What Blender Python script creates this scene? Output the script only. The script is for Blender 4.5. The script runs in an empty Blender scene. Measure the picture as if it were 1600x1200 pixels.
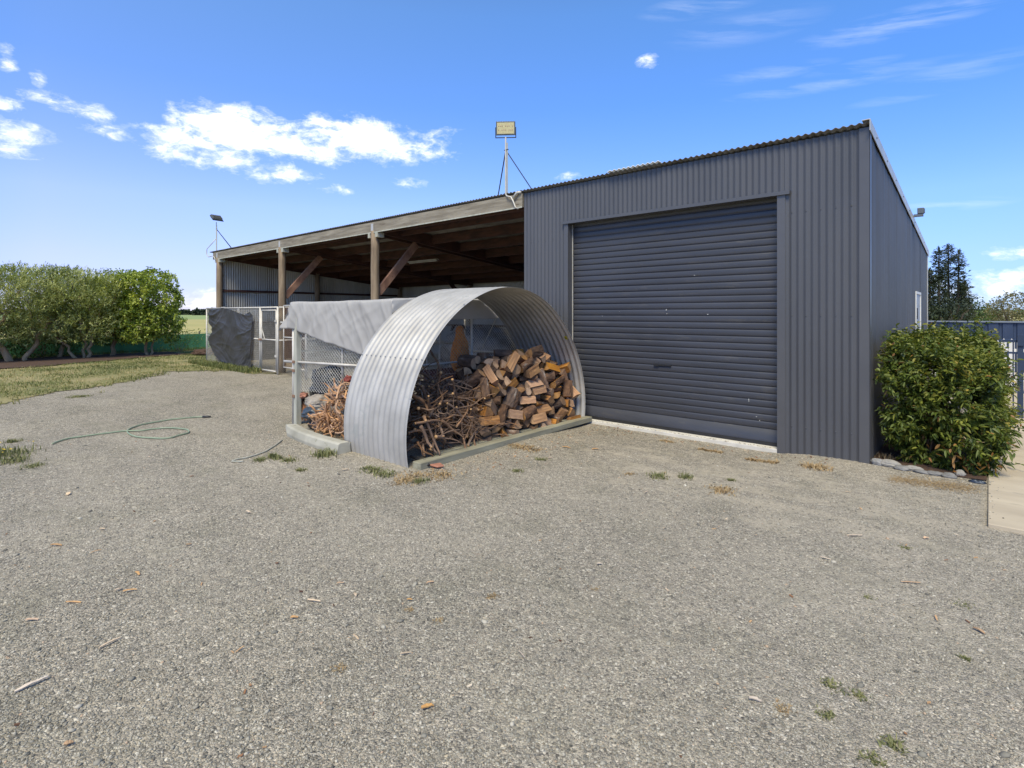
import bpy, bmesh, math, random
import numpy as np
from mathutils import Vector, Matrix, Quaternion, noise
sc = bpy.context.scene
col = sc.collection
R = random.Random(11)
rng = np.random.default_rng(7)
rad = math.radians

# ---------------------------------------------------------------- camera
CX, CY, CZ = 0.998, -7.07, 1.65
YAW = rad(41.4); FPX = 846.0; HY = 490.0
RV = np.array((math.cos(YAW), math.sin(YAW)))      # right in world xy
FV = np.array((-math.sin(YAW), math.cos(YAW)))     # forward in world xy
cam = bpy.data.cameras.new('camera'); co = bpy.data.objects.new('camera', cam); col.objects.link(co)
co.location = (CX, CY, CZ); co.rotation_euler = (rad(90), 0, YAW)
cam.sensor_width = 36; cam.lens = FPX/1600*36; cam.shift_y = -(600-HY)/1600
cam.clip_start = .05; cam.clip_end = 6000
sc.camera = co
def G(px, py, z=0.0):
    f = (CZ-z)*FPX/(py-HY); r = (px-800)/FPX*f
    return (CX+RV[0]*r+FV[0]*f, CY+RV[1]*r+FV[1]*f)
def P(px, py, f):
    "point at depth f on the ray of a pixel"
    r = (px-800)/FPX*f
    return Vector((CX+RV[0]*r+FV[0]*f, CY+RV[1]*r+FV[1]*f, CZ+(HY-py)/FPX*f))

# ---------------------------------------------------------------- object helpers
def tag(o, label=None, cat=None, group=None, kind=None):
    if label: o['label'] = label
    if cat: o['category'] = cat
    if group: o['group'] = group
    if kind: o['kind'] = kind
    return o
def thing(name, label, cat, loc=(0, 0, 0), group=None):
    o = bpy.data.objects.new(name, None); col.objects.link(o); o.location = loc
    o.empty_display_size = .2
    return tag(o, label, cat, group)
def nz(x, y, z=0.0, s=1.0):
    return noise.noise(Vector((x*s, y*s, z*s)))
def mesh_np(name, V, faces, mats, parent=None, attr=None, fmat=None, smooth=False, loc=None):
    """faces: list of (n,k) int arrays; V world coords (made relative to parent)"""
    V = np.asarray(V, dtype=np.float64).reshape(-1, 3)
    if parent is not None: V = V-np.array(parent.location)
    if loc is not None: V = V-np.array(loc)
    me = bpy.data.meshes.new(name)
    faces = [np.asarray(f, dtype=np.int32) for f in faces if len(f)]
    nf = sum(len(f) for f in faces); idx = np.concatenate([f.ravel() for f in faces])
    cnt = np.concatenate([np.full(len(f), f.shape[1], np.int32) for f in faces])
    st = np.concatenate([[0], np.cumsum(cnt)[:-1]]).astype(np.int32)
    me.vertices.add(len(V)); me.vertices.foreach_set('co', V.astype(np.float32).ravel())
    me.loops.add(len(idx)); me.loops.foreach_set('vertex_index', idx)
    me.polygons.add(nf); me.polygons.foreach_set('loop_start', st)
    try: me.polygons.foreach_set('loop_total', cnt)
    except Exception: pass
    if not isinstance(mats, (list, tuple)): mats = [mats]
    for m in mats: me.materials.append(m)
    if fmat is not None: me.polygons.foreach_set('material_index', np.asarray(fmat, np.int32))
    if smooth: me.polygons.foreach_set('use_smooth', np.ones(nf, bool))
    me.update(calc_edges=True); me.validate()
    if attr is not None:
        a = me.attributes.new('tint', 'FLOAT', 'POINT'); a.data.foreach_set('value', np.asarray(attr, np.float32))
    o = bpy.data.objects.new(name, me); col.objects.link(o)
    if parent is not None: o.parent = parent
    if loc is not None: o.location = loc
    return o
class MB:
    def __init__(s): s.v = []; s.f = []; s.m = []
    def add(s, vs, fs, m=0):
        b = len(s.v); s.v += [tuple(p) for p in vs]
        s.f += [tuple(b+i for i in f) for f in fs]; s.m += [m]*len(fs); return s
    def box(s, x0, x1, y0, y1, z0, z1, m=0, M=None):
        v = [Vector((x, y, z)) for z in (z0, z1) for x, y in ((x0, y0), (x1, y0), (x1, y1), (x0, y1))]
        if M: v = [M @ p for p in v]
        return s.add(v, [(0, 3, 2, 1), (4, 5, 6, 7), (0, 1, 5, 4), (1, 2, 6, 5), (2, 3, 7, 6), (3, 0, 4, 7)], m)
    def bar(s, a, b, w, h, m=0, up=(0, 0, 1)):
        a = Vector(a); b = Vector(b); d = (b-a).normalized(); u = Vector(up)
        if abs(d.dot(u)) > .98: u = Vector((1, 0, 0))
        x = d.cross(u).normalized(); y = x.cross(d)
        v = [p+x*i*w/2+y*j*h/2 for p in (a, b) for i, j in ((-1, -1), (1, -1), (1, 1), (-1, 1))]
        return s.add(v, [(0, 1, 2, 3), (7, 6, 5, 4), (0, 4, 5, 1), (1, 5, 6, 2), (2, 6, 7, 3), (3, 7, 4, 0)], m)
    def tube(s, pts, r, n=8, m=0, cap=True, wob=0):
        pts = [Vector(p) for p in pts]; rs = r if isinstance(r, (list, tuple)) else [r]*len(pts)
        rings = []; prev = None
        for i, p in enumerate(pts):
            d = (pts[min(i+1, len(pts)-1)]-pts[max(i-1, 0)])
            d = d.normalized() if d.length > 1e-9 else Vector((0, 0, 1))
            if prev is None:
                u = d.cross(Vector((0, 0, 1)))
                if u.length < .05: u = d.cross(Vector((1, 0, 0)))
            else: u = prev-d*prev.dot(d)
            u.normalize(); prev = u; w = d.cross(u)
            rings.append([p+(u*math.cos(2*math.pi*k/n)+w*math.sin(2*math.pi*k/n))*rs[i]*(1+(R.uniform(-wob, wob) if wob else 0)) for k in range(n)])
        b = len(s.v); s.v += [tuple(q) for ring in rings for q in ring]
        for i in range(len(pts)-1):
            for k in range(n):
                s.f.append((b+i*n+k, b+i*n+(k+1) % n, b+(i+1)*n+(k+1) % n, b+(i+1)*n+k)); s.m.append(m)
        if cap:
            s.f.append(tuple(b+k for k in range(n))[::-1]); s.m.append(m)
            s.f.append(tuple(b+(len(pts)-1)*n+k for k in range(n))); s.m.append(m)
        return s
    def build(s, name, mats, parent=None, smooth=False, loc=None, bevel=0):
        off = Vector((0, 0, 0))
        if parent is not None: off = Vector(parent.location) if parent.parent is None else Vector(parent.location)+Vector(parent.parent.location)
        if loc is not None: off = off+Vector(loc)
        me = bpy.data.meshes.new(name)
        me.from_pydata([tuple(Vector(p)-off) for p in s.v], [], s.f)
        if not isinstance(mats, (list, tuple)): mats = [mats]
        for m in mats: me.materials.append(m)
        me.polygons.foreach_set('material_index', s.m)
        if smooth: me.polygons.foreach_set('use_smooth', [True]*len(s.f))
        me.update()
        o = bpy.data.objects.new(name, me); col.objects.link(o)
        if parent is not None: o.parent = parent
        if loc is not None: o.location = loc
        if bevel:
            bm_ = o.modifiers.new('bevel', 'BEVEL'); bm_.width = bevel; bm_.segments = 2; bm_.limit_method = 'ANGLE'
        return o
def clone(root, loc=None, rot=None, label=None, group=None):
    r = root.copy(); col.objects.link(r)
    if loc is not None: r.location = loc
    if rot is not None:
        if isinstance(rot, Quaternion): r.rotation_mode = 'QUATERNION'; r.rotation_quaternion = rot
        else: r.rotation_euler = rot
    if label: r['label'] = label
    if group: r['group'] = group
    for ch in list(root.children):
        c = ch.copy(); col.objects.link(c); c.parent = r
        for g in list(ch.children):
            d = g.copy(); col.objects.link(d); d.parent = c
    return r

# ---------------------------------------------------------------- materials
class N:
    def __init__(s, nt): s.nt = nt; s.x = 0
    def n(s, t, **kw):
        nd = s.nt.nodes.new(t); s.x += 40; nd.location = (s.x, 0)
        for k, v in kw.items():
            if k == 'inp':
                for kk, vv in v.items():
                    if hasattr(vv, 'node') or isinstance(vv, bpy.types.NodeSocket): s.nt.links.new(vv, nd.inputs[kk])
                    else: nd.inputs[kk].default_value = vv
            else: setattr(nd, k, v)
        return nd
    def math(s, op, a, b=None, c=None, clamp=False):
        nd = s.n('ShaderNodeMath', operation=op, use_clamp=clamp)
        for i, v in enumerate((a, b, c)):
            if v is None: continue
            if isinstance(v, bpy.types.NodeSocket): s.nt.links.new(v, nd.inputs[i])
            else: nd.inputs[i].default_value = v
        return nd.outputs[0]
    def ramp(s, f, stops):
        nd = s.n('ShaderNodeValToRGB'); s.nt.links.new(f, nd.inputs[0]); cr = nd.color_ramp
        while len(cr.elements) < len(stops): cr.elements.new(.5)
        for e, (p, c) in zip(cr.elements, stops):
            e.position = p; e.color = (*c, 1) if len(c) == 3 else c
        return nd.outputs[0]
    def noise(s, vec, scale, detail=4, rough=.55, out=0, dist=0):
        nd = s.n('ShaderNodeTexNoise'); nd.inputs['Scale'].default_value = scale; nd.inputs['Detail'].default_value = detail
        nd.inputs['Roughness'].default_value = rough; nd.inputs['Distortion'].default_value = dist
        if vec is not None: s.nt.links.new(vec, nd.inputs['Vector'])
        return nd.outputs[out]
    def mix(s, f, a, b, mode='MIX'):
        nd = s.n('ShaderNodeMix', data_type='RGBA', blend_type=mode)
        for i, v in ((0, f), (6, a), (7, b)):
            if isinstance(v, bpy.types.NodeSocket): s.nt.links.new(v, nd.inputs[i])
            elif i == 0: nd.inputs[0].default_value = v
            else: nd.inputs[i].default_value = (*v, 1)
        return nd.outputs[2]
    def mapping(s, vec, sc_=(1, 1, 1), rot=(0, 0, 0), loc=(0, 0, 0)):
        nd = s.n('ShaderNodeMapping'); s.nt.links.new(vec, nd.inputs[0])
        nd.inputs['Scale'].default_value = sc_; nd.inputs['Rotation'].default_value = rot; nd.inputs['Location'].default_value = loc
        return nd.outputs[0]
def newmat(name):
    m = bpy.data.materials.new(name); m.use_nodes = True
    b = m.node_tree.nodes['Principled BSDF']; k = N(m.node_tree)
    return m, b, k, m.node_tree.links
def mat(name, c1, c2=None, scale=4, rough=.7, metal=0, bump=0, bscale=60, stretch=(1, 1, 1), spec=.5, spots=None, rv=.15, randtone=0, tint=None, detail=5):
    """general mottled material; spots=(colour, scale, threshold); tint=list of ramp stops driven by the tint attribute"""
    m, b, k, L = newmat(name)
    tc = k.n('ShaderNodeTexCoord'); vec = k.mapping(tc.outputs['Object'], stretch)
    if c2 is None: c2 = tuple(x*.7 for x in c1)
    f = k.noise(vec, scale, detail)
    c = k.ramp(f, [(.32, c2), (.68, c1)])
    if tint:
        at = k.n('ShaderNodeAttribute', attribute_name='tint')
        ct = k.ramp(at.outputs['Fac'], tint); c = k.mix(.3, ct, k.mix(1, ct, c, 'MULTIPLY')) if False else ct
    if spots:
        for (sc_c, s_s, th) in spots:
            g = k.noise(vec, s_s, 6, .65)
            g = k.math('SMOOTHSTEP', g, th, th+.06) if False else k.ramp(g, [(th, (0, 0, 0)), (min(th+.07, 1), (1, 1, 1))])
            c = k.mix(g, c, sc_c)
    if randtone:
        oi = k.n('ShaderNodeObjectInfo')
        h = k.n('ShaderNodeHueSaturation'); L.new(c, h.inputs['Color'])
        v = k.math('MULTIPLY_ADD', oi.outputs['Random'], randtone*2, 1-randtone); L.new(v, h.inputs['Value'])
        r2 = k.math('FRACT', k.math('MULTIPLY', oi.outputs['Random'], 17.3)); L.new(k.math('MULTIPLY_ADD', r2, .45, .75), h.inputs['Saturation'])
        c = h.outputs[0]
    L.new(c, b.inputs['Base Color'])
    rr = k.noise(vec, scale*2.3, 3); L.new(k.math('MULTIPLY_ADD', rr, rv*2, rough-rv, clamp=True), b.inputs['Roughness'])
    b.inputs['Metallic'].default_value = metal; b.inputs['Specular IOR Level'].default_value = spec
    if bump:
        g = k.noise(vec, bscale, 6, .6)
        bp = k.n('ShaderNodeBump'); bp.inputs['Strength'].default_value = 1; bp.inputs['Distance'].default_value = bump
        L.new(g, bp.inputs['Height']); L.new(bp.outputs[0], b.inputs['Normal'])
    return m
def leafmat(name, stops, rough=.45, trans=.25, spec=.5):
    m, b, k, L = newmat(name)
    at = k.n('ShaderNodeAttribute', attribute_name='tint')
    c = k.ramp(at.outputs['Fac'], stops); L.new(c, b.inputs['Base Color'])
    b.inputs['Roughness'].default_value = rough; b.inputs['Specular IOR Level'].default_value = spec
    t = k.n('ShaderNodeBsdfTranslucent'); h = k.n('ShaderNodeHueSaturation'); L.new(c, h.inputs['Color']); h.inputs['Value'].default_value = 1.3; h.inputs['Saturation'].default_value = 1.1
    L.new(h.outputs[0], t.inputs['Color'])
    mx = k.n('ShaderNodeMixShader'); mx.inputs[0].default_value = trans
    L.new(b.outputs[0], mx.inputs[1]); L.new(t.outputs[0], mx.inputs[2])
    L.new(mx.outputs[0], m.node_tree.nodes['Material Output'].inputs['Surface'])
    return m
WALLC = (.066, .072, .088)
M = {}
M['wall'] = mat('grey_painted_steel', (.082, .082, .088), (.064, .065, .071), 1.2, .42, 0, 0, stretch=(1, 1, .35), spec=.5, rv=.06)
M['trim'] = mat('grey_flashing_steel', (.088, .087, .091), (.073, .073, .078), 1.5, .36, 0, 0, spec=.55, rv=.05)
M['door'] = mat('dark_roller_door_steel', (.051, .053, .064), (.040, .042, .051), 2.2, .40, 0, 0, spec=.5, rv=.10, stretch=(.5, 1, 2.5), spots=[((.062, .061, .064), 5, .60)])
M['scuff'] = mat('bare_scuffed_paint', (.55, .55, .53), (.4, .4, .4), 20, .7)
M['roof'] = mat('weathered_zinc_roof', (.20, .19, .17), (.10, .092, .08), 3, .55, .35, 0, spots=[((.10, .075, .05), 7, .62)])
M['roofpale'] = mat('pale_fibreglass_sheet', (.78, .78, .74), (.65, .65, .60), 5, .5)
M['barge'] = mat('galvanised_barge_flashing', (.58, .55, .49), (.45, .43, .38), 6, .4, .3)
M['zinc'] = mat('old_zinc_wall_sheet', (.50, .48, .43), (.33, .31, .27), 1.4, .55, .25, 0, stretch=(1, 1, .4), spots=[((.16, .11, .07), 3, .66)])
M['tank'] = mat('galvanised_tank_sheet', (.47, .455, .43), (.335, .322, .30), 2.6, .58, .25, .0006, 90, spots=[((.36, .36, .34), 5, .60), ((.30, .27, .2), 14, .70)], rv=.1)
M['bolt'] = mat('zinc_bolt', (.4, .4, .4), None, 10, .4, .8)
M['beam'] = mat('weathered_beam_timber', (.30, .265, .205), (.15, .125, .09), 3, .85, 0, .003, 25, stretch=(.5, 4, 6), spots=[((.10, .075, .05), 5, .60), ((.09, .065, .045), 2.2, .66)])
M['post'] = mat('round_post_timber', (.30, .225, .145), (.155, .11, .07), 3, .85, 0, .004, 20, stretch=(5, 5, .6), spots=[((.06, .04, .03), 4, .64)])
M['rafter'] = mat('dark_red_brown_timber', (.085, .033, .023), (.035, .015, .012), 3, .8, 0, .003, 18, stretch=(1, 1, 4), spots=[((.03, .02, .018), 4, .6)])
M['brace'] = mat('red_brown_brace_timber', (.36, .20, .125), (.17, .085, .055), 4, .8, 0, .003, 20, spots=[((.07, .035, .025), 6, .6)])
M['pipe'] = mat('pale_galvanised_pipe', (.62, .59, .53), (.45, .42, .37), 5, .5, .1)
M['wire'] = mat('chain_link_wire', (.47, .45, .40), (.33, .31, .27), 6, .5, .2)
M['wirelight'] = mat('white_coated_wire', (.70, .68, .62), (.55, .53, .47), 6, .5, .0)
M['rust'] = mat('rusty_wire', (.30, .17, .10), (.2, .12, .08), 6, .8, .1)
M['tarp'] = mat('pale_grey_tarpaulin', (.60, .58, .55), (.53, .51, .485), 1.7, .5, 0, .0015, 14, rv=.08)
def translucify(m, f):
    nt = m.node_tree; b = nt.nodes['Principled BSDF']; k = N(nt); t = k.n('ShaderNodeBsdfTranslucent'); mx = k.n('ShaderNodeMixShader'); mx.inputs[0].default_value = f
    src = b.inputs['Base Color'].links[0].from_socket; nt.links.new(src, t.inputs['Color']); nt.links.new(b.outputs[0], mx.inputs[1]); nt.links.new(t.outputs[0], mx.inputs[2]); nt.links.new(mx.outputs[0], nt.nodes['Material Output'].inputs['Surface'])
translucify(M['tarp'], .40)
M['darktarp'] = mat('charcoal_tarpaulin', (.056, .055, .058), (.042, .041, .044), 2, .45, 0, .002, 12)
M['concrete'] = mat('bare_concrete', (.64, .61, .54), (.50, .47, .41), 5, .85, 0, .001, 60, spots=[((.27, .25, .21), 3, .62)])
M['pathc'] = mat('smooth_path_concrete', (.50, .425, .31), (.39, .325, .235), 1.6, .85, 0, .0008, 120, stretch=(.6, 2.2, 1), spots=[((.34, .29, .22), 3, .60), ((.25, .21, .16), 9, .70)])
M['oldpost'] = mat('pale_green_grey_timber', (.46, .45, .38), (.31, .31, .25), 5, .85, 0, .002, 30, stretch=(3, 3, .6), spots=[((.12, .11, .08), 6, .66)])
M['sleeper'] = mat('green_grey_sill_timber', (.31, .295, .215), (.18, .165, .115), 4, .85, 0, .003, 30, stretch=(4, .5, 4), spots=[((.13, .10, .07), 5, .62)])
M['conclog'] = mat('limewashed_concrete_kerb', (.42, .40, .33), (.28, .265, .21), 4, .85, 0, .003, 25, spots=[((.20, .20, .13), 5, .64)])
M['bark'] = mat('firewood_bark', (.17, .10, .062), (.055, .032, .022), 16, .95, 0, .010, 28, stretch=(.5, 1, 1), spots=[((.30, .27, .23), 9, .64)], randtone=.30)
M['split'] = mat('split_wood_face', (.52, .275, .10), (.27, .125, .05), 12, .8, 0, .007, 30, stretch=(.18, 1.6, 1.6), spots=[((.15, .08, .045), 6, .62)], randtone=.30)
M['endg'] = mat('cut_log_end', (.36, .21, .10), (.16, .085, .045), 12, .85, 0, .003, 40, spots=[((.12, .07, .045), 7, .6)], randtone=.35)
M['branch'] = mat('dead_branch_bark', (.25, .15, .09), (.11, .062, .038), 9, .9, 0, .003, 50, randtone=.38)
M['cutend'] = mat('fresh_cut_branch_end', (.50, .30, .13), (.35, .2, .09), 20, .8)
M['palebranch'] = mat('peeled_orange_branch', (.60, .37, .21), (.34, .18, .095), 9, .75, 0, .002, 50, randtone=.3)
M['blackbag'] = mat('black_plastic_bag', (.018, .020, .026), (.010, .011, .015), 5, .28, 0, .012, 14)
M['sack'] = mat('dirty_white_sack', (.36, .32, .27), (.22, .19, .16), 7, .8, 0, .006, 20)
M['bluebag'] = mat('slate_blue_plastic_sack', (.06, .075, .09), (.03, .04, .05), 4, .35, 0, .008, 14)
M['red'] = mat('faded_red_plastic', (.26, .05, .035), (.15, .03, .02), 8, .6)
M['maroon'] = mat('maroon_painted_board', (.11, .030, .032), (.06, .02, .02), 6, .75)
M['greycover'] = mat('grey_machinery_cover', (.10, .10, .105), (.05, .05, .055), 3, .6, 0, .01, 8)
M['fur'] = mat('ginger_fur', (.80, .34, .075), (.52, .19, .04), 22, .95, 0, .008, 120)
M['darkfur'] = mat('dark_ear_fur', (.06, .03, .02), None, 22, .95)
M['bristle'] = mat('rust_brown_bristles', (.30, .13, .06), (.13, .06, .03), 25, .9)
M['black'] = mat('black_rubber', (.02, .02, .022), None, 8, .5)
M['iron'] = mat('dark_steel_strut', (.07, .085, .11), None, 8, .4, .6)
M['lamp'] = mat('floodlight_housing', (.16, .17, .17), None, 8, .45, .5)
M['led'] = mat('yellow_led_lens', (.62, .56, .30), (.50, .42, .22), 50, .25)
M['leddot'] = mat('red_led_row', (.45, .18, .14), None, 50, .4)
M['hose'] = mat('pale_green_hose', (.28, .35, .23), (.22, .28, .18), 8, .45)
M['navy'] = mat('navy_steel_fence', (.035, .052, .095), (.028, .042, .08), 2, .4)
M['cap'] = mat('pale_fence_capping', (.22, .25, .29), None, 2, .4)
M['white'] = mat('white_paint', (.72, .71, .68), (.6, .59, .56), 3, .6)
M['doorwhite'] = mat('pale_grey_door_paint', (.34, .35, .37), (.30, .31, .33), 3, .45)
M['cream'] = mat('cream_render', (.55, .51, .43), (.48, .44, .37), 3, .8)
M['roofred'] = mat('pinkish_roof', (.45, .33, .27), None, 3, .7)
M['greenmesh'] = mat('green_windbreak_cloth', (.085, .27, .125), (.06, .20, .09), 3, .7, stretch=(1, 1, .2))
M['trunk'] = mat('hedge_tree_bark', (.44, .31, .18), (.24, .165, .095), 7, .9, 0, .006, 30, stretch=(1, 1, .5))
M['pinetrunk'] = mat('conifer_bark', (.10, .075, .055), None, 7, .95)
M['mulch'] = mat('brown_bark_mulch', (.10, .055, .032), (.045, .026, .018), 30, .95, 0, .02, 40)
M['chip'] = mat('pale_wood_chip', (.64, .42, .22), (.48, .28, .14), 25, .8, randtone=.28)
M['chipw'] = mat('bleached_wood_chip', (.72, .57, .40), (.55, .42, .29), 25, .8, randtone=.15)
M['stone'] = mat('river_stone', (.24, .23, .215), (.14, .135, .125), 12, .8, 0, .003, 40, randtone=.3)
M['palestone'] = mat('pale_rock', (.33, .31, .275), (.22, .205, .18), 8, .8, 0, .006, 25)
M['brick'] = mat('broken_terracotta', (.42, .19, .12), (.28, .12, .08), 12, .8)
M['yellow'] = mat('yellow_sticker', (.62, .55, .05), None, 8, .5)
M['tube'] = mat('white_batten_light', (.5, .48, .43), None, 5, .5)
M['kick'] = mat('grey_brown_kickboard', (.15, .135, .125), (.09, .08, .075), 3, .85, stretch=(1, 1, 5))
GREEN_WEED = leafmat('weed_leaves', [(0, (.09, .105, .04)), (.5, (.20, .205, .08)), (1, (.36, .32, .15))], .7)
DRY = leafmat('dry_grass_blades', [(0, (.22, .14, .07)), (.5, (.38, .27, .14)), (1, (.50, .39, .22))], .85)
LAWNB = leafmat('lawn_blades', [(0, (.09, .115, .035)), (.45, (.19, .21, .065)), (.75, (.36, .31, .13)), (1, (.50, .38, .20))], .75)
LEAF_BUSH = leafmat('shrub_leaves', [(0, (.035, .055, .012)), (.40, (.10, .135, .020)), (.72, (.23, .235, .038)), (.93, (.36, .28, .06)), (1, (.34, .17, .06))], .5, .22, .38)
LEAF_OLIVE = leafmat('grey_green_narrow_leaves', [(0, (.07, .095, .025)), (.5, (.29, .33, .085)), (1, (.62, .62, .26))], .5, .25)
LEAF_BRIGHT = leafmat('bright_green_leaves', [(0, (.065, .10, .018)), (.5, (.27, .34, .045)), (1, (.68, .70, .17))], .42, .3)
LEAF_PINE = leafmat('conifer_needles', [(0, (.012, .022, .012)), (.6, (.035, .052, .024)), (1, (.08, .095, .04))], .7, .1)
LEAF_ROUND = leafmat('distant_green_leaves', [(0, (.03, .05, .015)), (.5, (.08, .13, .03)), (1, (.17, .22, .06))], .6, .2)
LEAF_TAN = leafmat('distant_olive_leaves', [(0, (.07, .07, .03)), (.5, (.18, .165, .07)), (1, (.30, .25, .13))], .6, .25)
YEL = leafmat('yellow_petals', [(0, (.75, .55, .02)), (1, (.85, .68, .03))], .6)

# gravel ground
def gravelmat():
    m, b, k, L = newmat('crushed_gravel')
    tc = k.n('ShaderNodeTexCoord'); o = tc.outputs['Object']
    def vor(scale, feat='F1', rnd=1):
        nd = k.n('ShaderNodeTexVoronoi', feature=feat); nd.inputs['Scale'].default_value = scale; L.new(warp, nd.inputs['Vector']); return nd
    nw = k.n('ShaderNodeTexNoise'); nw.inputs['Scale'].default_value = 45; L.new(o, nw.inputs['Vector'])
    vm = k.n('ShaderNodeVectorMath', operation='MULTIPLY_ADD'); L.new(nw.outputs[1], vm.inputs[0]); vm.inputs[1].default_value = (.012,)*3; L.new(o, vm.inputs[2]); warp = vm.outputs[0]
    v1 = vor(88); v2 = vor(180); v3 = vor(380)
    def tone(v, stops):
        s = k.n('ShaderNodeSeparateColor'); L.new(v.outputs['Color'], s.inputs[0]); return k.ramp(s.outputs[0], stops), s
    st = [(0, (.085, .080, .068)), (.25, (.21, .195, .158)), (.55, (.345, .312, .248)), (.85, (.495, .447, .355)), (1, (.74, .69, .57))]
    c1, s1 = tone(v1, st); c2, s2 = tone(v2, st); c3, s3 = tone(v3, st)
    sel = k.math('GREATER_THAN', s1.outputs[1], .45)
    c = k.mix(sel, c2, c1)
    sel2 = k.math('GREATER_THAN', k.noise(o, 22, 3), .57)
    c = k.mix(k.math('MULTIPLY', sel2, .8), c, c3)
    # warm or cool stones
    c = k.mix(k.math('MULTIPLY', s1.outputs[2], .34), c, k.mix(1, c, (1.0, .83, .66), 'MULTIPLY'))
    # patches of fine dust and darker damp patches
    big = k.noise(o, .55, 5, .6)
    c = k.mix(k.ramp(big, [(.36, (.55, .55, .55)), (.66, (0, 0, 0))]), c, k.mix(1, c, (.74, .75, .78), 'MULTIPLY'))
    pm = k.noise(k.mapping(o, (1.0, 2.0, 1), (0, 0, .3)), 2.1, 6, .62)
    sx = k.n('ShaderNodeSeparateXYZ'); L.new(o, sx.inputs[0])
    # the worn vehicle area in front of the door is dustier
    dx = k.math('DIVIDE', k.math('SUBTRACT', sx.outputs[0], -.6), 2.6); dy = k.math('DIVIDE', k.math('SUBTRACT', sx.outputs[1], -1.6), 1.3)
    dd = k.math('SUBTRACT', 1, k.math('ADD', k.math('MULTIPLY', dx, dx), k.math('MULTIPLY', dy, dy)), clamp=True)
    pmk = k.math('ADD', pm, k.math('MULTIPLY', dd, .17))
    c = k.mix(k.ramp(pmk, [(.60, (0, 0, 0)), (.70, (.66, .66, .66))]), c, (.46, .40, .305))
    yl = k.math('MULTIPLY_ADD', sx.outputs[1], .0, 0)
    br = k.noise(o, 3.3, 6, .7)
    c = k.mix(k.ramp(br, [(.66, (0, 0, 0)), (.72, (.60, .60, .60))]), c, (.22, .14, .09))
    md = k.noise(k.mapping(o, (.55, 1.5, 1), (0, 0, .75)), 1.0, 6, .62)
    c = k.mix(k.ramp(md, [(.46, (0, 0, 0)), (.66, (.30,)*3)]), c, (.47, .415, .32))
    cl = k.ramp(k.noise(o, 16, 5, .7), [(.34, (.74, .74, .74)), (.5, (1, 1, 1)), (.66, (1.16, 1.15, 1.12))]); c = k.mix(1, c, cl, 'MULTIPLY')
    c = k.mix(k.ramp(k.noise(o, 1.7, 6, .65), [(.32, (.62,)*3), (.50, (0, 0, 0))]), c, k.mix(1, c, (.66, .68, .62), 'MULTIPLY'))
    far = k.noise(o, .13, 3)
    c = k.mix(k.ramp(far, [(.4, (0, 0, 0)), (.7, (.3, .3, .3))]), c, (.40, .36, .31))
    L.new(c, b.inputs['Base Color']); b.inputs['Roughness'].default_value = .93; b.inputs['Specular IOR Level'].default_value = .25
    h = k.math('ADD', k.math('MULTIPLY', k.math('SUBTRACT', 1, v1.outputs['Distance']), .010), k.math('MULTIPLY', k.math('SUBTRACT', 1, v2.outputs['Distance']), .005))
    h = k.math('ADD', h, k.math('MULTIPLY', k.noise(o, 7, 6, .7), .02))
    bp = k.n('ShaderNodeBump'); bp.inputs['Strength'].default_value = .85; bp.inputs['Distance'].default_value = 1
    L.new(h, bp.inputs['Height']); L.new(bp.outputs[0], b.inputs['Normal'])
    return m
M['gravel'] = gravelmat()
def fieldmat():
    m, b, k, L = newmat('crop_field')
    tc = k.n('ShaderNodeTexCoord'); o = tc.outputs['Object']
    sx = k.n('ShaderNodeSeparateXYZ'); L.new(o, sx.inputs[0])
    d = k.math('MULTIPLY_ADD', sx.outputs[0], -.85, k.math('MULTIPLY', sx.outputs[1], .53))   # distance outwards over the field
    n1 = k.noise(k.mapping(o, (.02, .02, .02)), 3, 6); n2 = k.noise(o, .6, 5)
    c = k.ramp(n1, [(.35, (.33, .30, .085)), (.65, (.46, .37, .13))])
    c = k.mix(k.math('MULTIPLY', n2, .5), c, (.26, .27, .08))
    g = k.ramp(n1, [(.3, (.20, .26, .07)), (.7, (.26, .31, .10))])
    s = k.ramp(k.math('DIVIDE', d, 400), [(.42, (0, 0, 0)), (.47, (1, 1, 1))])
    c = k.mix(s, c, g)
    L.new(c, b.inputs['Base Color']); b.inputs['Roughness'].default_value = .95
    return m
M['field'] = fieldmat()
def lawnmat():
    m, b, k, L = newmat('patchy_lawn_soil')
    tc = k.n('ShaderNodeTexCoord'); o = tc.outputs['Object']
    c = k.ramp(k.noise(o, 1.1, 7, .65), [(.3, (.15, .17, .055)), (.46, (.30, .27, .11)), (.60, (.42, .34, .17)), (.75, (.42, .29, .17))])
    c = k.mix(k.noise(o, 25, 4), c, k.mix(1, c, (.45, .5, .4), 'MULTIPLY'))
    L.new(c, b.inputs['Base Color']); b.inputs['Roughness'].default_value = .95
    bp = k.n('ShaderNodeBump'); bp.inputs['Distance'].default_value = .03; L.new(k.noise(o, 12, 6, .7), bp.inputs['Height']); L.new(bp.outputs[0], b.inputs['Normal'])
    return m
M['lawn'] = lawnmat()
def pebmat():
    m, b, k, L = newmat('loose_pebbles')
    at = k.n('ShaderNodeAttribute', attribute_name='tint')
    c = k.ramp(at.outputs['Fac'], [(0, (.09, .086, .074)), (.3, (.22, .206, .170)), (.6, (.33, .305, .245)), (.85, (.46, .42, .34)), (.95, (.60, .56, .46)), (1, (.44, .32, .22))])
    L.new(c, b.inputs['Base Color']); b.inputs['Roughness'].default_value = .9; b.inputs['Specular IOR Level'].default_value = .25
    return m
M['pebble'] = pebmat()

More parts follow.
